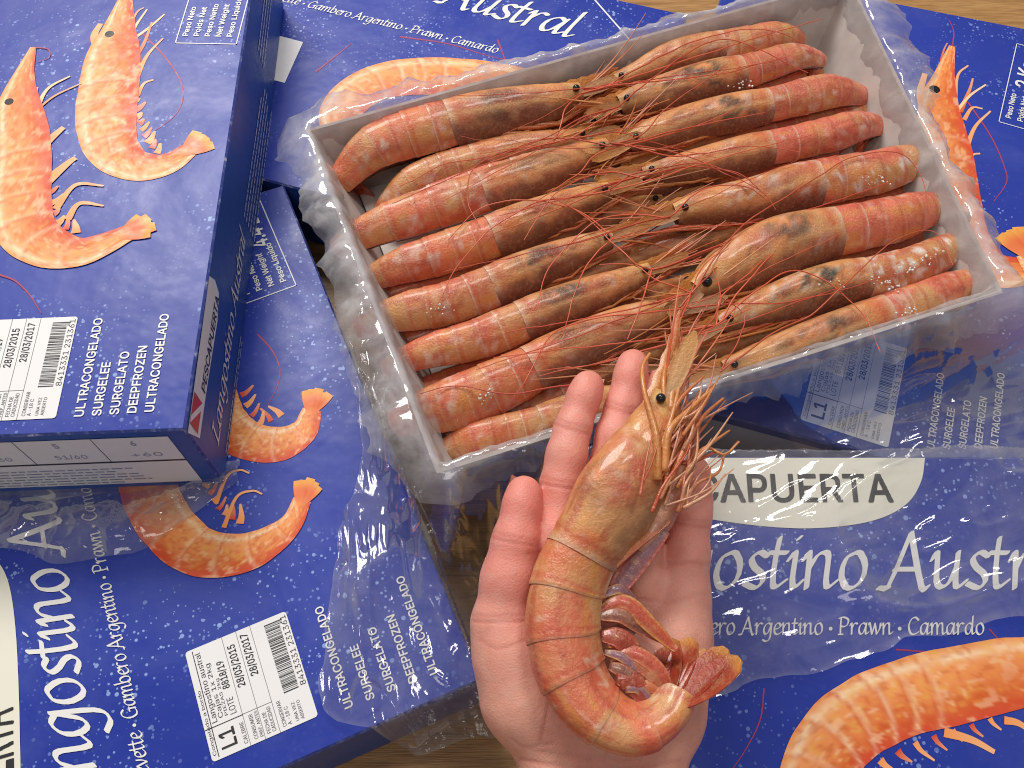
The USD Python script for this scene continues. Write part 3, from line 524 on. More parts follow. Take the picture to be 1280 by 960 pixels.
# ---------------------------------------------------------------- prawns
PG = dict(salmon=np.array([.66, .165, .062]), tan=np.array([.68, .33, .13]), red=np.array([.56, .072, .035]), frost=np.array([.78, .54, .40]), dark=np.array([.040, .046, .026]), amber=np.array([.72, .29, .055]), belly=np.array([.17, .05, .035]), pink=np.array([.70, .175, .105]))
def prawn(label, group, path, joint, side=1, roll=35, seed=0, hi=1, w=.74, tone=0.0, ripe=1.0, fan=(60, 26, .5), dip=.012, shellmat='shell', legs=4, name='prawn', antennae=(), up=None, swimmers=0, eye2=True, head=1.0, rostrum=1.0, tuck=1.25, fancol=None, rosy=.35, ice=0.0):
    """path: rows (px, py, half height in px, z) from the root of the tail fan to the front of the head; joint: fraction along it where head shell meets tail."""
    rs = np.random.default_rng(seed + 100)
    w3 = np.array([np.r_[P(x, y, z), h * np.linalg.norm(P(x, y, z) - CO) / FPX * (ray(x, y) @ CF / np.linalg.norm(ray(x, y)))] for x, y, h, z in path])
    N = 160; q = spline(w3, N); C, R = q[:, :3], q[:, 3]; S = np.linspace(0, 1, N)
    C = C - np.array([0, 0, 1]) * (dip * (1 - np.clip(S / .22, 0, 1))**2)[:, None]
    length = np.linalg.norm(np.diff(C, axis=0), axis=1).sum()
    T = np.gradient(C, axis=0); T /= np.linalg.norm(T, axis=1, keepdims=True)
    N0 = np.array([0, 0, 1.0]) if up is None else unit(up)
    I = np.cross(N0, T); I /= np.linalg.norm(I, axis=1, keepdims=True); I *= side; Nn = np.cross(T, I) * side
    a = np.radians(np.broadcast_to(np.interp(S, np.linspace(0, 1, len(np.atleast_1d(roll))), np.atleast_1d(roll)), (N,)))[:, None]
    D = np.cos(a) * I + np.sin(a) * Nn; L = -np.sin(a) * I + np.cos(a) * Nn
    at = lambda arr, s: np.stack([np.interp(s, S, arr[:, k]) for k in range(arr.shape[1])], -1) if arr.ndim == 2 else np.interp(s, S, arr)
    org = C.mean(0); th_ = thing(name, label, 'prawn', group, org)
    def section(s, th, kr, kw=1.0):
        s, th = np.broadcast_arrays(s, th); c, d, l, r = at(C, s), at(D, s), at(L, s), at(R, s)
        vent = np.clip(-np.cos(th), 0, 1)
        sq = 1 / (np.abs(np.cos(th)) ** 2.3 + np.abs(np.sin(th)) ** 2.3) ** (1 / 2.3)
        return c + (r * kr * np.cos(th) * sq)[..., None] * d + (r * kr * w * kw * np.sin(th) * sq * (1 - .22 * vent))[..., None] * l
    def tint(v, s, th, base):
        n1, n2, n3 = fb(v, 90, seed, 4), fb(v, 260, seed + 3, 3), fb(v, 45, seed + 8, 3); n4 = meshkit.fbm(np.stack([s * 9, th * 3.2, s * 0 + seed], -1), 4, seed + 30)
        c = mix(base, PG['tan'], smoothstep(.46, .66, n3 + tone * .2)); c = mix(c, PG['red'], smoothstep(.52, .70, n1) * .55)
        c = mix(c, PG['frost'], smoothstep(.56, .70, n2 * .5 + n1 * .5) * .7)
        c = mix(c, np.array([.84, .74, .66]), smoothstep(.52, .60, n2) * smoothstep(.45, .55, n1) * ice)
        c = mix(c, PG['red'] * .8, smoothstep(.56, .68, n4) * .55); c = mix(c, PG['amber'], smoothstep(.40, .26, n4) * .6); return c
    nt = 30 * hi if hi > 1 else 26
    # flesh under the shell
    s = np.linspace(.0, joint + .02, 26 * hi); th = np.linspace(-np.pi, np.pi, 17)[:-1]
    SS, TH = np.meshgrid(s, th, indexing='ij'); v = section(SS, TH, .86 if hi == 1 else .76)
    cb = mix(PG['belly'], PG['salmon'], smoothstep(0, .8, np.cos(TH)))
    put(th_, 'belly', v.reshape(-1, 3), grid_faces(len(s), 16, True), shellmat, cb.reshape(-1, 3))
    # six shell rings of the tail; the first counted from the head
    b = (np.array([0, .20, .37, .53, .68, .84, 1.0]) + np.r_[0, rs.uniform(-.022, .022, 5), 0]) * joint
    for k in range(6):
        r0, r1 = b[5 - k], b[6 - k]; ln = r1 - r0
        na = 12 * hi; aa = np.linspace(0, 1, na); tmax = np.radians(146 if hi == 1 else 146); th = np.linspace(-tmax, tmax, nt)
        A, TH = np.meshgrid(aa, th, indexing='ij'); corner = np.clip((np.abs(TH) - np.radians(95)) / np.radians(51), 0, 1) ** 2
        s0 = r1 + ln * .05 - corner * ln * .03; s1 = r0 - ln * (.15 if k < 5 else .02) + corner * ln * (.10 if hi == 1 else .2)
        SS = np.clip(s0 + (s1 - s0) * A, 0.001, .999)
        lip = (.966 + .030 * A + .022 * smoothstep(.86, 1, A)) * rs.uniform(.985, 1.015) if hi == 1 else .955 + .05 * A + .022 * smoothstep(.85, 1, A)
        edge = np.where(A > .985, .965, 1.0)
        v = section(SS, TH, lip * edge)
        bump = (fb(v, 130, seed, 3) - .5) * .0007; v = v + bump[..., None] * (v - at(C, SS)) / np.linalg.norm(v - at(C, SS), axis=-1, keepdims=True)
        c = tint(v, SS, TH, mix(PG['salmon'], PG['pink'], np.clip(rosy + rs.uniform(-.3, .3), 0, 1)) * rs.uniform(1.0, 1.16))
        c = mix(c, PG['red'], np.exp(-((A - .84) / .07) ** 2) * .55); c = mix(c, PG['frost'], smoothstep(.95, 1, A) * (.30 if k else .55) * (1 if k or hi > 1 else 1.5))
        c = mix(c, PG['red'], smoothstep(.4, 1, np.cos(TH)) * .22)
        c = mix(c, PG['red'] * .8, corner * .35) if hi == 1 else mix(c, PG['frost'], smoothstep(.75, 1, corner) * .6)
        m = MB().add(v.reshape(-1, 3), grid_faces(na, nt), c.reshape(-1, 3)); m.put(th_, 'tail_ring', shellmat)
    # head shell
    na = 30 * hi; aa = np.linspace(0, 1, na); th = np.linspace(-np.radians(150), np.radians(150), nt + 4)
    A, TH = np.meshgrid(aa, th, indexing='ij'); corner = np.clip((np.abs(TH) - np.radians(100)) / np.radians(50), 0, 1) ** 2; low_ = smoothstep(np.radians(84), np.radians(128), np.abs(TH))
    ln = 1 - joint; SS = np.clip(joint - ln * .015 + ln * (A * (1 - .10 * corner)) + corner * ln * .03, 0, 1)
    prof = 1.015 - .03 * np.exp(-A / .05) + .05 * np.sin(np.clip(A * 1.6, 0, 1) * np.pi) * head - .10 * smoothstep(.6, 1, A) * 1
    prof = prof * (1 - .035 * np.exp(-((A - .055) / .02) ** 2)) * (1 - .03 * np.exp(-((A - .62 - .12 * np.cos(TH)) / .03) ** 2))
    v = section(SS, TH, prof, 1.015)
    v = v + ((fb(v, 120, seed + 2, 3) - .5) * .0012)[..., None] * at(L, SS)
    c = tint(v, SS, TH, mix(PG['salmon'], PG['amber'], .35 + .3 * rs.uniform()))
    c = mix(c, PG['tan'], smoothstep(.1, .5, A) * .35)
    nz = fb(v, 170, seed + 5, 3); lat = np.sin(TH) if True else 0
    for (ca, ct, ra, rt, st) in ((.36 + rs.uniform(-.06, .06), 62 + rs.uniform(-12, 12), .13, 34, ripe), (.62 + rs.uniform(-.05, .05), 74, .08, 22, ripe * .6), (.30, 112, .16, 22, ripe * .55)):
        e = ((A - ca) / ra) ** 2 + ((np.degrees(TH) - ct) / rt) ** 2
        c = mix(c, PG['dark'], np.clip(np.exp(-e) * 2.2, 0, 1) * st * smoothstep(.34, .52, nz))
    c = mix(c, PG['red'], np.exp(-(((A - .5) / .22) ** 2 + ((np.degrees(TH) - 80) / 40) ** 2)) * smoothstep(.45, .62, nz) * .6)
    c = mix(c, PG['dark'], np.exp(-(((A - .93) / .06) ** 2 + ((np.degrees(np.abs(TH)) - 62) / 22) ** 2)) * .7)
    c = mix(c, np.array([.72, .42, .12]), smoothstep(.6, 1, A) * smoothstep(.42, .6, nz) * .8)
    c = mix(c, PG['frost'], np.exp(-(A / .03) ** 2) * (.8 if hi == 1 else .55)); c = mix(c, PG['red'], np.exp(-((A - .07) / .03) ** 2) * .5)
    if hi == 1:
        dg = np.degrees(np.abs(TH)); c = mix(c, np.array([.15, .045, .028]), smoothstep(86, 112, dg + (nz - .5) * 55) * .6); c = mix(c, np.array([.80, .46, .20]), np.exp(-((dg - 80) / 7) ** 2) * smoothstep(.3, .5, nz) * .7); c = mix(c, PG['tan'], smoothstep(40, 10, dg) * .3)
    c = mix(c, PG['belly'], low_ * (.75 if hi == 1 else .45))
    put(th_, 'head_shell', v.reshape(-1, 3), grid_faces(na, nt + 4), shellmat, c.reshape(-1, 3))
    # inside of the head, legs fold from here
    s = np.linspace(joint, .985, 22); th = np.linspace(-np.pi, np.pi, 15)[:-1]; SS, TH = np.meshgrid(s, th, indexing='ij'); v = section(SS, TH, .88)
    put(th_, 'head_body', v.reshape(-1, 3), grid_faces(22, 14, True), shellmat, mix(PG['belly'] * .7, PG['red'], (np.cos(TH) * .5 + .5).reshape(-1)))
    # rostrum: toothed blade
    hR = at(R, .97); t1, d1, l1 = at(T, .97), at(D, .97), at(L, .97)
    rl = length * .20 * rostrum; xs = np.linspace(-.55, 1, 15); top = .62 * hR * (1 - np.clip(xs, 0, 1)) ** .8 + .04 * hR + np.where(np.arange(15) % 2, .10 * hR, 0) * (xs < .9)
    lowr = np.where(xs < 0, .25, .30) * hR * (1 - np.clip(xs, 0, 1) * .9); base = at(C, .97) + d1 * hR * .42
    m = MB(); rise = .10 * np.clip(xs, 0, 1) ** 2 * rl; tk = .10 * hR * (1 - .7 * np.clip(xs, 0, 1))
    for sg in (1, -1):
        vv = np.vstack([base + xs[:, None] * rl * t1 + d1 * (top + rise)[:, None] + l1 * (sg * tk * .4)[:, None], base + xs[:, None] * rl * t1 + d1 * (rise)[:, None] + l1 * (sg * tk * 1.6)[:, None], base + xs[:, None] * rl * t1 + d1 * (rise - lowr)[:, None] + l1 * (sg * tk * .5)[:, None]])
        f = np.vstack([[(i, i + 1, i + 16, i + 15) for i in range(14)], [(i + 15, i + 16, i + 31, i + 30) for i in range(14)]])
        m.add(vv, f if sg > 0 else f[:, ::-1], mix(PG['amber'], PG['red'], np.tile(np.clip(xs, 0, 1) * .8, 3)))
    m.put(th_, 'rostrum', shellmat)
    # eyes on short stalks
    for sg in ((1, -1) if eye2 else (1,)):
        c0 = section(np.array(.955), np.array(np.radians(68 * sg)), .85); o = unit(c0 - at(C, .955)); er = max(.0019, .165 * at(R, .7)) if hi == 1 else .0021
        ce = c0 + o * er * .9 + at(T, .955) * er * .6
        st = tube(np.linspace(c0 - o * er, ce, 4), er * .55, 7); ey = put(th_, 'eye_stalk', *st, shellmat, PG['tan'])
        sp = trimesh.creation.icosphere(2, er); put(ey, 'eye', sp.vertices * [1, 1, 1] + ce, sp.faces, 'eye_black')
    # feeler scales and short feelers at the front
    for sg in (1, -1, .3):
        d = unit(at(T, .97) + at(L, .97) * sg * .14 + at(D, .97) * .02)
        v, f, sv, uu = leaf(at(C, .955) + at(L, .955) * sg * at(R, .955) * .45 + at(D, .955) * hR * .05, d, unit(at(D, .97)), length * rs.uniform(.15, .21), hR * .46, unit(np.cross(d, at(D, .97))), .05 * sg, ridge=.12)
        put(th_, 'feeler_scale', v, f, shellmat, mix(mix(PG['tan'], PG['frost'], rs.uniform(0, .6)), PG['amber'], sv * rs.uniform(.2, 1)) * (.9 + .2 * rs.uniform()))
    for k in range(13 if hi == 1 else 7):
        d = unit(at(T, .99) + at(L, .99) * rs.uniform(-.2, .3) + at(D, .99) * rs.uniform(-.4, .4)); l = length * rs.uniform(.12, .36); bnd = rs.normal(0, .16, 3) * l
        tt = np.linspace(0, 1, 9)[:, None]; put(th_, 'short_feeler', *tube(at(C, .975) + d * l * tt + bnd * tt ** 2, np.linspace(rs.uniform(.0005, .001), .0002, 9), 5), 'feeler', mix(mix(PG['red'], PG['amber'], rs.uniform(0, .9)), PG['frost'], rs.uniform(0, .4)))
    # walking legs folded forward along the lower edge
    for k in range(legs):
        for sg in ((1,) if hi == 1 else (1, -1)):
            s0 = joint + ln * (.22 + (.65 / max(legs, 1)) * k); p0 = at(C, s0) - at(D, s0) * at(R, s0) * .72 + at(L, s0) * at(R, s0) * w * .3 * sg
            s1 = min(s0 + ln * rs.uniform(.2, .3), .995); s2 = s1 + ln * rs.uniform(.16, .5); e1, e2 = at(C, s1), at(C, min(s2, 1)) + at(T, .99) * max(0, s2 - 1) * length
            p1 = e1 - at(D, s1) * at(R, s1) * rs.uniform(.85, 1.12) + at(L, s1) * at(R, s1) * rs.uniform(.1, .5) * sg
            p2 = e2 - at(D, min(s2, 1)) * at(R, min(s2, 1)) * rs.uniform(.4, 1.2) + at(L, min(s2, 1)) * at(R, min(s2, 1)) * rs.uniform(0, .5)
            c = np.vstack([np.linspace(p0, p1, 6), np.linspace(p1, p2, 8)[1:]]); put(th_, 'walking_leg', *tube(c, np.linspace(.0012, .0005, 13) * (R.max() / .0125), 6), shellmat, mix(PG['red'], PG['amber'], rs.uniform(.0, .8)))
    # swimming legs
    for k in range(swimmers):
        s0 = joint * (.26 + .16 * k); d0 = -at(D, s0)
        for sg in (1, -1):
            d = unit(d0 + at(T, s0) * rs.uniform(-.5, .1) + at(L, s0) * .25 * sg)
            v, f, sv, uu = leaf(at(C, s0) - at(D, s0) * at(R, s0) * .78 + at(L, s0) * at(R, s0) * .25 * sg, d, unit(np.cross(d, at(L, s0))), at(R, s0) * rs.uniform(.75, 1.0), at(R, s0) * .22, at(L, s0), .12 * sg, ridge=.2)
            put(th_, 'swimming_leg', v, f, shellmat, mix(PG['red'], PG['belly'], smoothstep(.3, .9, np.abs(uu))))
    # tail fan
    fa, spread, big = fan; s0 = .012; t0 = unit(-at(T, .03) * (1 - tuck) - N0 * min(tuck, 1)); l0, d0 = at(L, s0), at(D, s0); ax = math.cos(math.radians(fa)) * l0 + math.sin(math.radians(fa)) * d0; nm = unit(np.cross(t0, ax)); r0 = at(R, .04)
    for k, g in enumerate((0, -1, 1, -2, 2)):
        ang = math.radians(spread) * g * .62; d = unit(t0 * math.cos(ang) + ax * math.sin(ang) ); wd = unit(np.cross(nm, d))
        v, f, sv, uu = leaf(at(C, s0) + at(T, s0) * r0 * .5 + ax * g * r0 * .18 + nm * (.0007 * (2 - abs(g))), d, wd, r0 * (2.5 if g else 2.2) * (1 + big * .5), r0 * (.62 if g else .36) * (1 + big * .35), nm, .05, ridge=.22, nl=11, nw=7)
        c = mix(mix(PG['salmon'], PG['red'], .5 + .4 * np.abs(uu)) if fancol is None else mix(fancol, PG['red'], np.abs(uu) * .5), PG['amber'], smoothstep(.78, 1, sv)); c = mix(c, PG['frost'], np.exp(-(uu / .16) ** 2) * .35 * (g == 0))
        put(th_, 'tail_blade' if g else 'tail_point', v, f, shellmat, c)
    for pts, r in antennae:
        c = spline(np.array([P(*p) for p in pts]), 60); c = c + (np.stack([fb(c, 55, seed + j, 2) for j in range(3)], 1) - .5) * [.003, .003, .0012]
        put(th_, 'antenna', *tube(c, np.linspace(r, r * .45, 60), 6), 'feeler', mix(PG['red'], PG['salmon'], rs.uniform(0, .5)) * rs.uniform(.8, 1.15))
    return th_

ZT = .0915
# (label, path of (px, py, half height), joint, tone, ripeness, dz)
LROW = [
 ('fat prawn along the back left wall of the tray, tail in its corner', [(432, 208, 27), (470, 184, 32), (520, 168, 33), (570, 156, 31), (630, 141, 28), (690, 129, 22), (728, 117, 11)], .47, 0, .8, 0),
 ('half buried prawn sunk between the back left prawn and the next one', [(480, 248, 22), (520, 226, 25), (570, 208, 24), (630, 194, 22), (690, 182, 18), (735, 170, 9)], .46, .2, .3, -.012),
 ('left row prawn with a swirl of red feelers over its tail', [(442, 290, 22), (490, 276, 28), (545, 260, 29), (600, 245, 28), (660, 226, 25), (720, 203, 19), (762, 184, 10)], .52, .1, .5, 0),
 ('left row prawn with smooth pink back, third fully seen from the back wall', [(462, 338, 22), (510, 328, 28), (560, 315, 29), (620, 296, 28), (680, 274, 25), (730, 254, 18), (764, 238, 9)], .50, 0, .4, 0),
 ('left row prawn with a white rimmed tail ring and orange spot on its head', [(470, 394, 24), (515, 388, 28), (560, 379, 29), (610, 362, 28), (670, 338, 25), (730, 314, 18), (768, 298, 9)], .50, .35, 1.0, 0),
 ('left row prawn with red streaked head lying above the fingertips', [(502, 446, 20), (545, 440, 25), (595, 426, 27), (650, 404, 27), (710, 380, 25), (775, 355, 18), (815, 338, 9)], .49, .15, .9, 0),
 ('thick reddish prawn whose head runs behind the middle fingertip', [(520, 512, 30), (565, 504, 37), (620, 484, 37), (670, 460, 32), (730, 432, 28), (800, 404, 22), (850, 386, 10)], .46, -.3, .5, 0),
 ('lowest left prawn under the folded film at the front wall', [(560, 556, 20), (610, 548, 25), (660, 534, 25), (710, 518, 24), (760, 500, 20), (800, 486, 10)], .5, .2, .3, -.006)]
RROW = [
 ('orange yellow prawn against the back wall at the right', [(998, 34, 17), (965, 44, 21), (930, 54, 22), (885, 64, 22), (840, 78, 20), (795, 93, 14), (765, 104, 7)], .44, .5, .25, 0),
 ('prawn with two eyes and a black patch, second from the back right', [(1022, 62, 16), (985, 74, 21), (945, 87, 23), (900, 100, 24), (850, 113, 23), (805, 126, 19), (770, 134, 10)], .43, .2, 1.2, 0),
 ('long mottled prawn with a yellow snout, third from the back right', [(1068, 108, 22), (1025, 116, 25), (975, 129, 25), (920, 143, 24), (865, 156, 22), (815, 170, 18), (780, 182, 9)], .42, .35, .9, 0),
 ('slender pink prawn with clean rings, fourth from the back right', [(1092, 148, 22), (1052, 168, 25), (1000, 180, 25), (945, 190, 24), (890, 200, 21), (835, 212, 16), (800, 220, 8)], .50, -.2, .2, 0),
 ('prawn with a wide white ring behind its head, fifth from the back right', [(1142, 200, 27), (1105, 215, 31), (1055, 225, 31), (1005, 234, 30), (945, 248, 27), (880, 261, 22), (838, 270, 11)], .48, .1, .3, 0),
 ('stout prawn with a big pale head and a fan of red legs', [(1162, 258, 29), (1125, 276, 33), (1075, 288, 33), (1022, 296, 36), (965, 312, 39), (905, 342, 31), (866, 368, 12)], .45, -.2, .8, .003),
 ('prawn with frosty tail and dark green head, second from the front right', [(1190, 308, 25), (1150, 330, 30), (1100, 345, 30), (1045, 358, 29), (985, 376, 26), (930, 395, 18), (895, 408, 9)], .46, .35, 1.3, 0),
 ('prawn along the front right wall with its eye ringed red', [(1205, 352, 22), (1165, 372, 27), (1115, 392, 28), (1060, 412, 27), (1000, 432, 24), (940, 452, 18), (900, 464, 9)], .42, .3, 1.0, 0)]
ZA_ = .1065
ANT = {
 ('L', 0): [[(728, 118), (705, 140), (690, 180), (640, 190), (560, 205), (500, 232)], [(730, 112), (800, 104), (900, 92), (985, 72)]],
 ('L', 1): [[(735, 170), (690, 178), (620, 200), (560, 225), (490, 255)]],
 ('L', 2): [[(762, 184), (700, 172), (640, 186), (590, 214), (585, 250), (600, 285)], [(762, 180), (840, 190), (910, 218), (950, 236)]],
 ('L', 3): [[(764, 238), (720, 246), (670, 252), (620, 280), (590, 310), (560, 352), (545, 380)], [(764, 236), (800, 215), (880, 205), (940, 226)]],
 ('L', 4): [[(768, 298), (720, 262), (660, 250), (600, 262), (560, 300)], [(768, 296), (735, 330), (715, 380), (700, 420)]],
 ('L', 5): [[(815, 338), (795, 330), (770, 306), (730, 270), (690, 245)], [(815, 336), (800, 390), (785, 425)]],
 ('L', 6): [[(850, 386), (790, 392), (730, 402), (690, 418), (660, 470), (640, 500)], [(850, 384), (880, 350), (900, 330), (960, 310)], [(720, 480), (640, 492), (570, 482), (525, 492)]],
 ('R', 0): [[(765, 104), (800, 84), (860, 54), (920, 38), (970, 40), (1000, 54)]],
 ('R', 1): [[(770, 134), (850, 72), (900, 50), (950, 62), (1010, 92)], [(770, 136), (720, 170), (680, 180), (600, 192)]],
 ('R', 2): [[(780, 182), (850, 196), (930, 182), (1000, 190)], [(782, 184), (860, 160), (910, 140), (930, 124)]],
 ('R', 3): [[(800, 220), (860, 208), (920, 216), (955, 240), (970, 262)], [(800, 222), (760, 215), (700, 238), (655, 300)]],
 ('R', 4): [[(838, 270), (880, 236), (930, 232), (960, 250)], [(838, 272), (790, 268), (740, 280), (690, 330), (670, 385)]],
 ('R', 5): [[(866, 368), (820, 350), (790, 330), (750, 330)], [(866, 366), (920, 290), (990, 240), (1060, 200), (1120, 190), (1150, 216), (1164, 270)], [(868, 366), (850, 400), (856, 450)]],
 ('R', 6): [[(895, 408), (980, 340), (1030, 350), (1080, 395), (1100, 440)], [(895, 408), (905, 370), (960, 320)], [(900, 404), (940, 345), (985, 300)]],
 ('R', 7): [[(900, 464), (960, 420), (1010, 395), (1060, 350), (1120, 300), (1170, 290), (1190, 330)], [(902, 462), (930, 400), (900, 370)]]}
EXT = {'L': (14, 6, 26, 12, 26, 22, 28, 16), 'R': (8, 12, 17, 14, 32, 26, 32, 34)}
def ext(p, rk, i):
    d = np.subtract(p[0][:2], p[1][:2]); d = d / np.linalg.norm(d) * EXT[rk][i]; return [(p[0][0] + d[0], p[0][1] + d[1], p[0][2])] + list(p[1:])
for rk, (rows, sd) in (('L', (LROW, 1)), ('R', (RROW, -1))):
    for i, (lab, pth, jt, tone, ripe, dz) in enumerate(rows):
        rs = np.random.default_rng(i * 7 + (0 if rk == 'L' else 50))
        bend = rs.uniform(-3.5, 3.5); path = [(x + rs.uniform(-1, 1), y + bend * math.sin(k * 1.05 + .3) + rs.uniform(-1, 1), h * rs.uniform(.96, 1.05) * (.70, .95, .98, 1.0, 1.03, 1.12, 1.4)[k], ZT + dz) for k, (x, y, h) in enumerate(ext(pth, rk, i))]
        an = [([(x, y, ZA_ + .002 * math.sin(k * 2.1 + i) + (.0015 if i % 2 else 0)) for k, (x, y) in enumerate(a)], .00052) for a in ANT.get((rk, i), [])]
        hx, hy = pth[-1][:2]; s_ = 1 if rk == 'L' else -1
        for q in range(2):
            a1 = rs.uniform(-70, 70); ln_ = rs.uniform(120, 300); loop = [(hx, hy), (hx + s_ * 40, hy - s_ * 10 + a1 * .1), (hx + s_ * ln_ * .5, hy - s_ * ln_ * .14 + a1 * .45), (hx + s_ * ln_, hy - s_ * ln_ * .26 + a1)] if q < 2 else [(hx, hy), (hx + s_ * 22, hy + a1 * .3), (hx - s_ * 20, hy + a1 * .7), (hx - s_ * ln_ * .6, hy + a1 * .8 + s_ * ln_ * .16)]
            an.append(([(np.clip(x, 440, 1190), min(y, 440 - .30 * (x - 800) if x > 690 else 470), ZA_ - .0005 + .0012 * q) for x, y in loop], rs.uniform(.0003, .00055)))
        prawn(lab, None, path, jt, side=sd, roll=[28, 36, 44], seed=i + (0 if rk == 'L' else 20), tone=tone, ripe=ripe, dip=.012, antennae=an, rosy=.2 if rk == 'L' else .75, ice=1.0 if (rk, i) in (('R', 6), ('R', 4)) else .25, legs=8, fan=(50, 14, .1), head=1.5 if i == 5 and rk == 'R' else 1.0)

# prawns of the layer below, seen only in the gaps
LOW = [[(520, 258, 24), (600, 232, 26), (680, 206, 24), (760, 186, 16), (800, 176, 9)], [(560, 344, 24), (640, 318, 26), (720, 290, 24), (790, 262, 16), (830, 250, 9)], [(580, 404, 24), (660, 376, 26), (740, 345, 24), (810, 315, 16), (850, 300, 9)],
       [(600, 470, 24), (690, 430, 26), (760, 400, 24), (830, 366, 16), (870, 350, 9)], [(640, 520, 22), (720, 486, 26), (800, 450, 24), (860, 420, 16), (900, 405, 9)],
       [(1000, 96, 22), (920, 118, 25), (850, 136, 24), (780, 150, 18), (730, 160, 9)], [(1040, 178, 22), (940, 210, 26), (860, 228, 24), (780, 246, 18), (730, 260, 9)], [(1150, 240, 22), (1060, 262, 24), (960, 282, 26), (860, 306, 24), (780, 330, 18), (730, 345, 9)],
       [(1190, 282, 22), (1090, 318, 24), (990, 350, 26), (900, 380, 24), (830, 402, 16), (790, 415, 9)], [(1180, 350, 22), (1090, 376, 24), (1000, 408, 26), (920, 432, 24), (850, 450, 16), (810, 460, 9)], [(1100, 136, 20), (1040, 150, 24), (960, 162, 25), (880, 180, 22), (820, 196, 12)], [(640, 164, 22), (700, 148, 25), (760, 132, 22), (820, 116, 14), (850, 110, 8)]]
for i, pth in enumerate(LOW):
    if i < 5: x, y, h = pth[0]; pth = [(x - (40, 75, 85, 80, 90)[i], y + (14, 22, 24, 22, 26)[i], h * .9)] + pth
    prawn('prawn of the lower layer that shows only in gaps between the upper prawns', 'lower layer of prawns in the tray', [(x, y, h, .0725) for x, y, h in pth], .5, side=1 if pth[0][0] < pth[-1][0] else -1, roll=[30, 40], seed=60 + i, tone=-.2, ripe=.8, dip=.004, legs=6, fan=(50, 12, 0), tuck=.3, eye2=False)

# frost grains left on the second prawn from the front right
rs = np.random.default_rng(8); g = MB()
for k in range(150):
    cx, cy = [(1098, 350), (1135, 336), (1160, 326), (1118, 356), (1040, 352), (1096, 226), (1138, 392), (604, 494), (548, 388), (985, 298), (930, 106)][k % 11]; x, y = cx + rs.normal(0, 9), cy + rs.normal(0, 4.5); s = trimesh.creation.icosphere(1, 1.0)
    g.add(s.vertices * rs.uniform(.6, 1.3, (len(s.vertices), 1)) * rs.uniform(.0002, .0007) + P(x, y, ZT + .0108), s.faces, (.86, .84, .82))
v, f, cl = g.out(); put(None, 'ice_grains', v, f, 'paper', cl, label='tiny white frost grains stuck in patches on the prawn shells', category='ice', kind='stuff')

# ---------------------------------------------------------------- the hand: one skin over tapered bones
def surface_nets(F, o, h):
    """Isosurface of the sampled field F (negative inside): vertices in the cells, one quad per crossed edge."""
    s = F < 0; nx, ny, nz = F.shape; cnt = np.zeros((nx - 1, ny - 1, nz - 1)); pos = np.zeros((nx - 1, ny - 1, nz - 1, 3))
    g = np.indices(F.shape).transpose(1, 2, 3, 0).astype(float)
    cor = lambda A, c: A[c[0]:nx - 1 + c[0], c[1]:ny - 1 + c[1], c[2]:nz - 1 + c[2]]
    for ax in range(3):
        for a in (0, 1):
            for b in (0, 1):
                c0 = [0, 0, 0]; c0[(ax + 1) % 3] = a; c0[(ax + 2) % 3] = b; c1 = list(c0); c1[ax] = 1
                f0, f1 = cor(F, c0), cor(F, c1); x = (f0 < 0) != (f1 < 0); t = np.where(x, f0 / np.where(x, f0 - f1, 1), 0)
                p = np.zeros(pos.shape) + np.array(c0, float); p[..., ax] += t; pos += p * x[..., None]; cnt += x
    act = cnt > 0; idx = -np.ones(cnt.shape, int); idx[act] = np.arange(act.sum())
    base = np.indices(cnt.shape).transpose(1, 2, 3, 0); V = (base[act] + pos[act] / cnt[act][:, None]) * h + o; faces = []
    for ax in range(3):
        sl0 = [slice(1, n - 1) for n in F.shape]; sl0[ax] = slice(0, F.shape[ax] - 1); sl1 = list(sl0); sl1[ax] = slice(1, F.shape[ax])
        a, b = s[tuple(sl0)], s[tuple(sl1)]; x = np.argwhere(a != b); off = np.array([1, 1, 1]); off[ax] = 0; x0 = x + off; u, w = (ax + 1) % 3, (ax + 2) % 3
        def at_(du, dw):
            q = x0.copy(); q[:, u] -= du; q[:, w] -= dw; return idx[q[:, 0], q[:, 1], q[:, 2]]
        quad = np.stack([at_(1, 1), at_(0, 1), at_(0, 0), at_(1, 0)], 1); flip = ~a[tuple(x.T)]; quad[flip] = quad[flip][:, ::-1]; faces.append(quad)
    return V, np.vstack(faces)
J = lambda x, y, z: P(x, y, z)
def px_r(px, p): return px / FPX * ((p - CO) @ CF)
FING = {  # joints (px, py, z) and radius in pixels, from the knuckle to the tip
 'index': [((686, 742, .132), 31), ((700, 606, .145), 24.5), ((716, 535, .151), 23), ((735, 483, .154), 20.5)],
 'middle': [((744, 722, .130), 32), ((760, 582, .142), 24), ((778, 512, .148), 22.5), ((791, 456, .151), 20)],
 'ring': [((798, 722, .127), 33), ((798, 600, .139), 25), ((812, 535, .143), 23), ((824, 480, .145), 19)],
 'little': [((852, 735, .124), 31), ((864, 655, .134), 22.5), ((867, 618, .137), 21), ((869, 588, .139), 17)],
 'thumb': [((646, 872, .122), 44), ((626, 775, .133), 35), ((644, 676, .146), 29), ((655, 617, .150), 22.5)]}
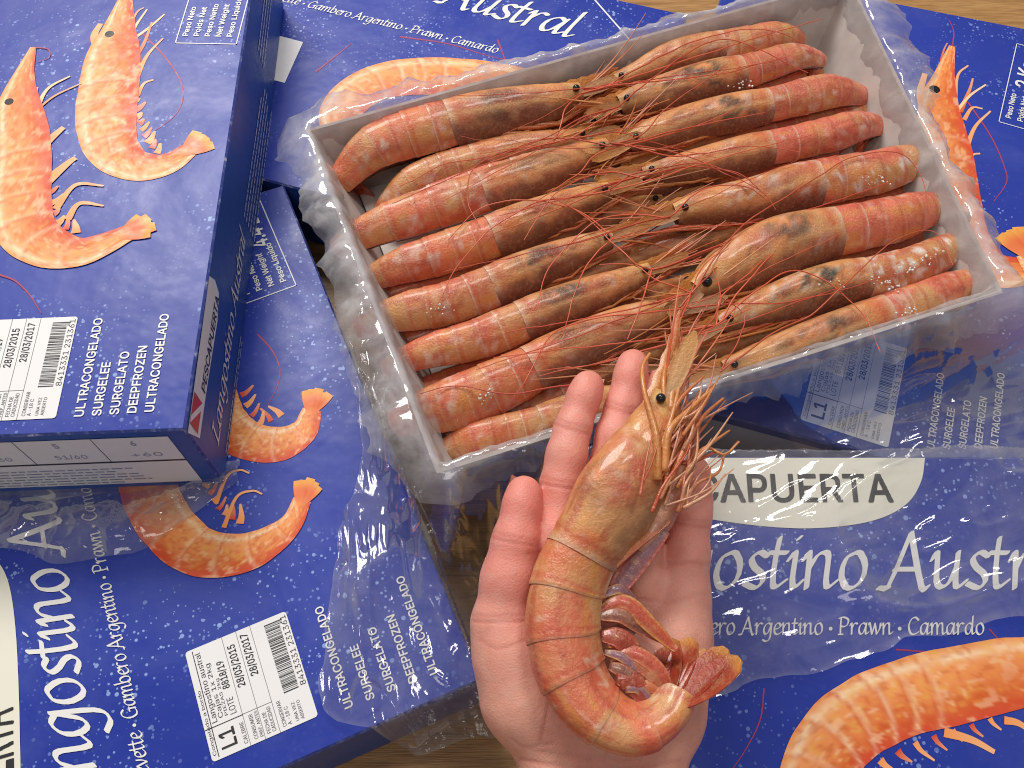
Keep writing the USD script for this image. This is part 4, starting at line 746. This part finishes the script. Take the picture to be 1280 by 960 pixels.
PALM = [((692, 742, .128), 34, (706, 900, .119), 40), ((744, 722, .126), 36, (745, 900, .116), 42), ((798, 722, .123), 36, (790, 900, .114), 42), ((851, 738, .121), 34, (838, 890, .113), 42),
        ((842, 800, .121), 47, (832, 900, .115), 46), ((850, 760, .122), 38, (846, 830, .119), 44), ((660, 890, .121), 44, (640, 800, .128), 44), ((662, 880, .120), 44, (700, 990, .108), 48), ((832, 890, .114), 46, (806, 990, .107), 50), ((745, 880, .112), 44, (752, 990, .106), 50),
        ((700, 985, .107), 50, (716, 1180, .086), 52), ((804, 985, .106), 50, (800, 1180, .084), 52)]
hh = .001
lo = np.array([P(580, 560, .13)[0] - .006, P(740, 1130, .09)[1] - .002, .055]); hi_ = np.array([P(905, 560, .13)[0] + .002, P(790, 430, .153)[1] + .010, .172])
ax_ = [np.arange(lo[k], hi_[k], hh) for k in range(3)]
X = np.stack(np.meshgrid(*ax_, indexing='ij'), -1)
def cone(a, ra, b, rb, X=X):
    ab = b - a; t = np.clip(((X - a) @ ab) / (ab @ ab), 0, 1); return np.linalg.norm(X - a - t[..., None] * ab, axis=-1) - (ra + (rb - ra) * t)
def smin(a, b, k):
    h = np.clip(.5 + .5 * (b - a) / k, 0, 1); return b + (a - b) * h - k * h * (1 - h)
palm = None
for a, ra, b, rb in PALM:
    a, b = J(*a), J(*b); d = cone(a, px_r(ra, a) * .86, b, px_r(rb, b) * .86); palm = d if palm is None else smin(palm, d, .009)
field, bones = palm, {}
for nm, jj in FING.items():
    p = [J(*q) for q, r in jj]; r = [px_r(r, q) for (_, r), q in zip(jj, p)]; bones[nm] = (p, r)
    cent = np.mean(p[1:], 0); reach = .07; fd = None
    for i in range(3):
        d = cone(p[i], r[i], p[i + 1], r[i + 1]); fd = d if fd is None else smin(fd, d, .003)
    pad = p[3] * .72 + p[2] * .28 + np.array([0, 0, .0016]); fd = smin(fd, np.linalg.norm(X - pad, axis=-1) - r[3] * .94, .004)
    for i in (1, 2):                                                # soft pads between the creases
        pad = p[i] * .5 + p[i - 1] * .5 + np.array([0, 0, .0012]); fd = smin(fd, np.linalg.norm(X - pad, axis=-1) - (r[i] + r[i - 1]) * .485, .006)
    field = np.minimum(field, smin(palm, fd, .011 if nm == 'thumb' else .007))
V, Fq = surface_nets(field, lo, hh)
tm = trimesh.Trimesh(V, np.vstack([Fq[:, [0, 1, 2]], Fq[:, [0, 2, 3]]]), process=False)
trimesh.smoothing.filter_taubin(tm, lamb=.5, nu=-.53, iterations=6); V = np.array(tm.vertices); Nv = np.array(tm.vertex_normals)
# creases: drawn in pixels over the palm side
CREASES = [([(668, 742), (680, 760), (690, 800), (690, 860), (676, 930)], .0005), ([(880, 742), (840, 752), (790, 748), (740, 738)], .0004), ([(690, 752), (740, 780), (800, 800), (845, 850)], .0004),
           ([(650, 950), (700, 958), (760, 962), (850, 952)], .0005), ([(652, 936), (720, 946), (800, 948)], .0003), ([(640, 925), (655, 935), (690, 930)], .0003), ([(600, 800), (622, 812), (660, 800)], .0003)]
for nm, (p, r) in bones.items():
    for i, dp in ((1, .0007), (2, .0005)):
        q = FING[nm][i][0]; w = FING[nm][i][1]; t = unit(np.subtract(FING[nm][i + 1][0][:2], FING[nm][i - 1][0][:2])); n2 = np.array([-t[1], t[0]])
        for o in (-3.0, 3.5): CREASES.append(([tuple(np.array(q[:2]) + n2 * w * u * 1.0 + t * (o + 1.5 * u * u)) for u in (-1, -.4, .3, 1)], dp * (1 if o < 0 else .6)))
    if nm != 'thumb':
        q = np.array(FING[nm][0][0][:2]) * .62 + np.array(FING[nm][1][0][:2]) * .38; w = FING[nm][0][1]; CREASES.append(([tuple(q + np.array([w * u, 2 * u * u])) for u in (-1, -.3, .3, 1)], .0005))
dpc = (V - CO) @ CF; vp = np.stack([640 + FPX * (V[:, 0]) / dpc, 480 - FPX * ((V - CO) @ CU) / dpc], 1); facing = smoothstep(-.1, .4, Nv[:, 2])
from scipy.spatial import cKDTree
kt = cKDTree(vp); dv = np.zeros(len(V)); redness = np.zeros(len(V))
for pts, dp in CREASES:
    c = spline(pts, 60); dist, _ = cKDTree(c).query(vp, distance_upper_bound=14); dist = np.where(np.isfinite(dist), dist, 99)
    dv = np.maximum(dv, dp * np.exp(-(dist / 2.2) ** 2)); redness = np.maximum(redness, np.exp(-(dist / 4.5) ** 2) * dp / .0007)
V = V - Nv * (.8 * dv * facing)[:, None]
V = V + Nv * ((fb(V, 60, 4, 3) - .5) * .0007)[:, None]
skin, pink, rosy, deepc = np.array([.79, .385, .285]), np.array([.80, .31, .25]), np.array([.78, .25, .205]), np.array([.50, .15, .12])
n1, n2 = fb(V, 110, 9, 4), fb(V, 300, 5, 3)
tipd = np.full(len(V), 1.0); fingd = np.zeros(len(V))
for nm, (p, r) in bones.items():
    tipd = np.minimum(tipd, np.linalg.norm(V - p[3], axis=1)); d = np.minimum(np.linalg.norm(V - p[2], axis=1), np.linalg.norm(V - (p[1] * .6 + p[2] * .4), axis=1)); fingd = np.maximum(fingd, np.exp(-(d / .024) ** 2))
cs = mix(skin, pink, .25 + .75 * fingd + (n1 - .5) * .9); cs = mix(cs, rosy, np.exp(-(tipd / .016) ** 2) * .85 + np.exp(-(np.linalg.norm(V - bones['thumb'][0][2], axis=1) / .022) ** 2) * .7)
cs = mix(cs, pink, np.exp(-(np.linalg.norm(V - P(850, 700, .13), axis=1) / .03) ** 2) * .6); cs = mix(cs, deepc, redness * .35 * facing); cs = mix(cs, np.array([.66, .42, .33]), smoothstep(.55, .7, n2) * .22)
HAND = thing('hand', 'bare left hand, palm up, with a large prawn lying across it', 'hand', None, P(745, 800, .12) * [1, 1, 0] + [0, 0, .10])
put(HAND, 'skin_surface', V, Fq, 'skin', cs)
# nails on the far side of the fingers
for nm, (p, r) in bones.items():
    t = unit(p[3] - p[2]); up = unit(np.array([0, 0, 1]) - t * t[2]); sdx = np.cross(t, up)
    if nm == 'thumb': up = unit(up * .8 + sdx * .6); sdx = np.cross(t, up)
    u = np.linspace(-1, 1, 9); s = np.linspace(-.5, .95, 8); g = []
    for b in s:
        ang = u * 1.0; g.append(p[3] + t * r[3] * b + (-up[None] * np.cos(ang)[:, None] + sdx[None] * np.sin(ang)[:, None]) * r[3] * (1.02 - .12 * max(0, b)))
    g = np.array(g).reshape(-1, 3); inn = g + np.tile(up, (len(g), 1)) * .0008; f = grid_faces(8, 9); put(HAND, 'fingernail', np.vstack([g, inn]), np.vstack([f, f[:, ::-1] + 72]), 'skin', np.array([.66, .36, .30]))

# ---------------------------------------------------------------- the prawn in the hand
HP = [(848, 862, 24, .1475), (834, 888, 29, .1475), (803, 908, 34, .148), (770, 903, 39, .1485), (738, 877, 44, .149), (715, 838, 48, .150), (705, 788, 50, .1515), (709, 742, 50, .153), (724, 702, 50, .155), (746, 664, 48, .158), (770, 628, 54, .161), (793, 592, 52, .163), (812, 556, 44, .165), (825, 522, 33, .167), (836, 492, 17, .168)]
H_ANT = [([(832, 500, .170), (820, 560, .176), (800, 610, .178)], .0006), ([(838, 490, .170), (858, 440, .165), (900, 380, .150), (890, 330, .135)], .0006), ([(836, 488, .170), (842, 430, .165), (858, 380, .150), (880, 330, .130), (910, 310, .116)], .0005)]
held = prawn('large orange prawn curled across the open palm of the hand', None, HP, .565, side=1, roll=[16, 18, 22, 22, 12], seed=77, hi=2, tone=.25, ripe=.30, fan=(62, 24, .8), dip=0, shellmat='wet_shell', legs=0, antennae=H_ANT, swimmers=0, w=.70, tuck=0, head=.7, rostrum=1.25, fancol=np.array([.33, .035, .018]))
hs = np.random.default_rng(4)
def rod(part, pts, r, c, m='wet_shell', flat=1.0):
    q = spline(np.array([P(x, y, z) for x, y, z in pts]), 22); n = 7
    return put(held, part, *tube(q, np.linspace(r * .95, r * .32, 22), n, flat), m, c)
OR, RD, PK = mix(PG['amber'], PG['salmon'], .45), PG['red'], PG['pink']
for pts, r, c in [([(822, 600, .172), (820, 545, .176), (806, 492, .177), (803, 460, .175), (812, 442, .172)], .0021, OR), ([(830, 590, .172), (836, 540, .175), (862, 512, .174), (890, 486, .172)], .0022, OR), ([(838, 600, .170), (858, 556, .172), (880, 520, .171), (904, 498, .170)], .0018, mix(OR, RD, .4)),
                  ([(846, 610, .168), (872, 570, .170), (888, 555, .170), (912, 538, .168)], .0013, mix(OR, RD, .3)), ([(852, 596, .167), (880, 560, .168), (905, 568, .168), (924, 552, .168)], .0012, OR), ([(846, 640, .164), (870, 606, .166), (898, 590, .166), (906, 566, .165)], .0012, mix(OR, PK, .5)),
                  ([(852, 580, .166), (874, 574, .168), (896, 564, .167)], .0013, RD), ([(840, 560, .172), (864, 530, .173), (884, 500, .171), (892, 480, .170)], .0013, PK), ([(826, 560, .174), (840, 520, .175), (852, 470, .172), (864, 430, .166)], .0012, OR), ([(832, 540, .174), (850, 500, .174), (880, 470, .171)], .0014, mix(OR, RD, .5)),
                  ([(815, 640, .176), (830, 606, .178), (856, 570, .177), (862, 556, .176)], .0009, RD), ([(800, 620, .180), (808, 575, .181), (816, 540, .180)], .0007, RD), ([(838, 515, .172), (842, 470, .172), (846, 425, .168), (850, 398, .163)], .0020, OR), ([(842, 520, .170), (858, 470, .170), (870, 440, .165), (884, 415, .160)], .0013, PK), ([(830, 505, .172), (830, 470, .172), (836, 440, .168)], .0016, OR)]:
    rod('walking_leg', pts, r, c)
# wet gill cover and swimming legs along the inner curve
def blade(part, pts, wpx, c0, c1, z0=.0, wd=None, ridge=.25):
    q = spline(np.array([P(x, y, z) for x, y, z in pts]), 20); T, A, B = frames(q); s = np.linspace(0, 1, 20); w = wpx / 2900 * np.sin(np.pi * np.clip(s * .8 + .12, 0, 1)) ** .7; u = np.linspace(-1, 1, 9)
    g = q[:, None] + A[:, None] * (u[None, :, None] * w[:, None, None]) + B[:, None] * ((1 - np.abs(u)) * ridge)[None, :, None] * w[:, None, None]
    v = np.vstack([g.reshape(-1, 3), (g - B[:, None] * .0009).reshape(-1, 3)]); f = grid_faces(20, 9); rim = np.r_[np.arange(9), np.arange(1, 20) * 9 + 8, 19 * 9 + np.arange(7, -1, -1), np.arange(18, 0, -1) * 9]
    side = np.stack([rim, np.roll(rim, -1), np.roll(rim, -1) + 180, rim + 180], 1); uu = np.tile(np.tile(np.abs(u), 20), 2); nz = fb(v, 300, 3, 3)
    put(held, part, v, np.vstack([f, f[:, ::-1] + 180, side]), 'wet_shell', mix(c0, c1, smoothstep(.45, 1, uu) * .8 + (nz - .5) * .6))
plum = np.array([.24, .10, .13])
blade('gill_flap', [(832, 662, .160), (806, 690, .156), (780, 724, .152), (760, 756, .150)], 13, plum, PG['red'])
blade('gill_flap', [(838, 650, .162), (812, 668, .160), (786, 690, .158), (766, 712, .156)], 5, PG['salmon'], PG['red'])
blade('swimming_leg', [(750, 764, .151), (780, 752, .152), (812, 780, .150), (845, 812, .147)], 10, PG['red'], PG['amber'])
blade('swimming_leg', [(752, 772, .150), (776, 770, .150), (800, 780, .149), (826, 800, .147)], 9, plum * 1.5, PG['red'])
blade('swimming_leg', [(758, 800, .149), (775, 790, .149), (795, 786, .148)], 10, plum, PG['belly'])
blade('swimming_leg', [(762, 822, .150), (792, 816, .151), (822, 836, .150), (840, 868, .147)], 9, PG['red'], PG['salmon'])
blade('swimming_leg', [(768, 836, .149), (796, 828, .150), (820, 846, .149), (834, 868, .147)], 10, PG['salmon'] * .8, PG['red'])
blade('swimming_leg', [(774, 852, .149), (796, 842, .149), (816, 850, .148), (828, 862, .147)], 9, plum * 1.3, PG['red'])
blade('swimming_leg', [(790, 868, .149), (808, 858, .149), (824, 862, .148)], 8, PG['salmon'], PG['red'])

for k in range(9):
    x0, y0 = [(752, 745), (750, 770), (752, 795), (756, 815), (762, 832), (770, 848), (782, 862), (758, 805), (774, 855)][k]; a = math.radians([8, -12, -22, -30, -38, -30, -18, -5, 6][k]); l = [46, 58, 50, 56, 52, 44, 36, 34, 40][k]
    blade('swimming_leg', [(x0, y0, .1515), (x0 + l * .5 * math.cos(a), y0 - l * .5 * math.sin(a) - 6, .1525 - .0004 * k), (x0 + l * math.cos(a + .3), y0 - l * math.sin(a) + 10, .148)], 6 + 3 * (k % 3), [plum * 1.3, PG['belly'] * 1.6, PG['red'] * .7][k % 3], [PG['red'], PG['amber'], PG['salmon']][(k + 1) % 3])
# head underside and the many thin legs bunched along it
q = spline(np.array([P(x, y, z) for x, y, z in [(800, 690, .154), (828, 640, .158), (850, 590, .161), (864, 540, .163), (872, 500, .163)]]), 24)
put(held, 'mouthparts', *tube(q, np.interp(np.linspace(0, 1, 24), [0, .2, .6, 1], [.003, .0062, .0055, .002]), 12), 'wet_shell', mix(np.array([.40, .15, .12]), np.array([.62, .28, .16]), fb(tube(q, .005, 12)[0], 220, 2, 3)))
for k in range(44):
    x0, y0 = 822 + 40 * hs.random(), 640 - 110 * hs.random(); a = math.radians(hs.uniform(28, 82)); l = hs.uniform(45, 105); z = .164 + .010 * hs.random(); bx, by = hs.uniform(-10, 12), hs.uniform(-8, 8)
    rod('walking_leg', [(x0, y0, z), (x0 + l * .5 * math.cos(a) + bx, y0 - l * .5 * math.sin(a) + by, z + .003), (x0 + l * math.cos(a), y0 - l * math.sin(a), z - .003)], hs.uniform(.0004, .0009), mix(mix(OR, RD, hs.random()), PG['frost'], hs.uniform(0, .45)))
for k in range(7):
    x0, y0 = 838 + 12 * hs.random(), 520 - 25 * hs.random(); rod('short_feeler', [(x0, y0, .170), (x0 + hs.uniform(-10, 15), y0 - 40, .171), (x0 + hs.uniform(-25, 45), y0 - hs.uniform(70, 120), .160)], hs.uniform(.0005, .001), mix(RD, OR, hs.random()))

# ---------------------------------------------------------------- clear wrapping film
from scipy.ndimage import gaussian_filter
def crumple(p, amp, seed, scale=60):
    """Sharp-ridged creases."""
    r = 0
    for k, (s, a) in enumerate(((scale, .60), (scale * 2.1, .28), (scale * 4.6, .12))):
        w = np.stack([fb(p, s * .7, seed + 20 + k + j, 2) for j in range(3)], -1) * .012
        r = r + a * (1 - np.abs(2 * fb(p + w, s, seed + k, 1) - 1)) ** 2.2
    return amp * r
def sheet(parent, name, G, milk, mt='film'):
    m, n = G.shape[:2]; return put(parent, name, G.reshape(-1, 3), grid_faces(m, n), mt, np.repeat(milk.reshape(-1, 1), 3, 1))
LIN = thing('plastic_liner', 'crumpled clear plastic liner spilling over the rim of the prawn tray', 'plastic bag', None, sum(RC) / 4 * [1, 1, 0] + [0, 0, FLOOR])
ip = Polygon(in2).buffer(-.004).buffer(.0025, join_style=1); per = ip.exterior; nP = 420
ss = np.linspace(0, per.length, nP, endpoint=False); pp = np.array([per.interpolate(x).coords[0] for x in ss]); tt = np.roll(pp, -1, 0) - np.roll(pp, 1, 0); tt /= np.linalg.norm(tt, axis=1, keepdims=True)
no = np.stack([tt[:, 1], -tt[:, 0]], 1); no *= np.sign(((pp - pp.mean(0)) * no).sum(1)).mean()
# how far the liner flares outside the rim, round the tray: pixel anchors on the rim
anch = [((398, 172), .020, .45), ((450, 155), .022, .32), ((520, 130), .020, .30), ((600, 104), .012, .35), ((680, 80), .006, .5), ((800, 45), .006, .5), ((960, 5), .008, .5), ((1060, -14), .018, .5), ((1100, 70), .026, .35), ((1140, 140), .014, .45), ((1190, 240), .010, .55), ((1240, 340), .014, .5),
        ((1252, 366), .020, .3), ((1108, 414), .010, .22), ((900, 478), .010, .22), ((760, 525), .008, .22), ((640, 565), .010, .25), ((572, 586), .016, .4), ((530, 500), .022, .5), ((490, 400), .018, .5), ((450, 300), .013, .6), ((415, 215), .011, .6)]
ap = np.array([P(*a[0], RIM)[:2] for a in anch]); sa = np.array([per.project(shapely.Point(*q)) for q in ap]); o = np.argsort(sa)
rep = lambda v: np.interp(ss, np.r_[sa[o][-1] - per.length, sa[o], sa[o][0] + per.length], np.r_[v[o][-1], v[o], v[o][0]])
fl, mk = rep(np.array([a[1] for a in anch])), rep(np.array([a[2] for a in anch]))
prof = np.array([(-.0012, -.030, 0, .5), (-.0014, -.018, 0, .6), (-.0012, -.008, 0, .75), (-.0004, .001, 0, 1.0), (.0015, .0042, 0, 1.1), (.0035, .0046, .06, 1.1), (.005, .003, .25, 1.0), (.0055, 0, .5, .8), (.006, -.004, .75, .65), (.0065, -.009, 1.0, .5)])
kk = np.linspace(0, 9, 26); pr = np.stack([np.interp(kk, np.arange(10), prof[:, j]) for j in range(4)], 1)
off = pr[:, 0][:, None] + pr[:, 2][:, None] * fl[None]
G = np.dstack([pp[None, :, 0] + no[None, :, 0] * off, pp[None, :, 1] + no[None, :, 1] * off, np.broadcast_to((RIM + pr[:, 1])[:, None], off.shape)])
grow = np.interp(kk, [0, 3, 5, 9], [.5, .35, .7, 1.5])[:, None]; inside = np.interp(kk, [0, 1.5, 2.8, 9], [.6, 1, 0, 0])[:, None]
Q = np.dstack([np.broadcast_to(ss[None] * 1.0, off.shape), np.broadcast_to(kk[:, None] * .0035, off.shape), np.zeros(off.shape)])
cz = crumple(Q * [1, .6, 1], .0045, 3, 60); cn = crumple(Q * [1, .5, 1] + 3.3, .011, 5, 48) - .005
fold = smoothstep(.62, .9, cz / .0045)
G[..., :2] -= no[None] * (cz * inside)[..., None]; G[..., 2] += cz * grow; G[..., :2] += no[None] * (cn * np.clip(grow - .25, 0, 2))[..., None]
milk = pr[:, 3][:, None] * mk[None] * (.7 + .6 * fb(G, 90, 4, 3)) + fold * .25
G = np.concatenate([G, G[:, :1]], 1); milk = np.concatenate([milk, milk[:, :1]], 1)
sheet(LIN, 'rim_fold', G, milk)
def support(xy):
    """Height of whatever lies under the film."""
    z = np.full(xy.shape[:-1], .004)
    for Fc, Lc, Wc in ((FE, LE, .245), (FD, .384, .245), (FB, .34, .245), (FC, .384, .245)):
        zz = Fc.O[2] - ((xy - Fc.O[:2]) @ Fc.n[:2]) / Fc.n[2]; q = np.concatenate([xy, zz[..., None]], -1) - Fc.O; a, b = q @ Fc.ex, q @ Fc.ey
        z = np.where((a > -.002) & (a < Lc + .002) & (b > -.002) & (b < Wc + .002), np.maximum(z, zz), z)
    return z
def drape(parent, name, top, bot, n, m, seed, amp, drop, milk, minz=.0, zb=.06, scale=60, blur=3, edge=.3, turn=.35):
    """Film hung from the rim (top: pixels) and laid out to an outline (bot: pixels)."""
    T3 = spline(np.array([P(x, y, RIM + .004) for x, y in top]), n); B3 = spline(np.array([P(x, y, zb) for x, y in bot]), n)
    b = np.linspace(0, 1, m)[:, None, None]; xy = T3[None, :, :2] * (1 - b) + B3[None, :, :2] * b
    jit = (np.stack([fb(np.dstack([xy, xy[..., :1] * 0]), 45, seed + 40 + j, 3) for j in range(2)], -1) - .5) * .012 * b; xy = xy + jit
    z = support(xy); z = np.maximum(gaussian_filter(z, blur), z) + .0022; bb = b[..., 0]
    hang = (RIM + .005 - z) * np.clip(1 - bb / drop, 0, 1) ** 1.7; z = np.maximum(z + hang, minz)
    Gs = np.dstack([xy, z]); ca, sa_ = math.cos(turn), math.sin(turn); Lq = np.dstack([(Gs[..., 0] * ca + Gs[..., 1] * sa_) * .42, (Gs[..., 1] * ca - Gs[..., 0] * sa_) * 1.15, Gs[..., 2] * .3]); cr_ = crumple(Lq, amp, seed, scale) * (.35 + .65 * smoothstep(0, .12, bb)); Gs[..., 2] += cr_; rg = smoothstep(.66, .95, cr_ / amp)
    mm = milk * (.45 + 1.2 * fb(Gs, 35, seed + 2, 3)) + rg * .30 * fb(Gs, 60, seed + 6, 2) + .10 * smoothstep(.97, 1, bb) * edge * 3
    sheet(parent, name, Gs, mm * (.25 + .75 * smoothstep(.02, drop * .9, bb)))
drape(LIN, 'front_flap', [(690, 552), (790, 515), (900, 480), (1010, 448), (1108, 416), (1190, 388), (1252, 366), (1330, 330)], [(760, 900), (850, 876), (940, 852), (1040, 828), (1140, 803), (1230, 782), (1300, 766), (1400, 740)], 230, 190, 7, .0085, .22, .13, zb=.085, scale=27)
drape(LIN, 'side_flap', [(430, 240), (455, 310), (485, 385), (515, 455), (545, 525), (572, 588), (630, 570), (690, 552)], [(432, 350), (442, 440), (452, 560), (425, 700), (412, 880), (500, 922), (590, 910), (650, 890)], 210, 150, 17, .0095, .55, .11, zb=.05, scale=32, turn=1.75)
UF = thing('film_sheet', 'crumpled clear film squeezed out under the front of the upper left carton', 'plastic film', None, P(140, 640, .06))
n, m = 150, 50; t3 = spline(np.array([P(x, y, .0585) for x, y in [(-60, 600), (40, 596), (140, 590), (230, 584), (300, 575)]]), n); b3 = spline(np.array([P(x, y, .0585) for x, y in [(-60, 680), (30, 690), (70, 706), (125, 698), (175, 690), (215, 664), (300, 602)]]), n)
b = np.linspace(0, 1, m)[:, None, None]; G = t3[None] * (1 - b) + b3[None] * b; G[..., 2] += .0004 + crumple(G, .0085, 31, 36) * smoothstep(.25, .5, b[..., 0]) * (1 - .7 * smoothstep(.8, 1, b[..., 0]))
G[..., 2] = np.minimum(G[..., 2], np.where(b[..., 0] < .22, .0590, 1))
sheet(UF, 'film_fold', G, .22 * (.4 + 1.3 * fb(G, 40, 6, 3)) * (1.2 - .7 * b[..., 0]))
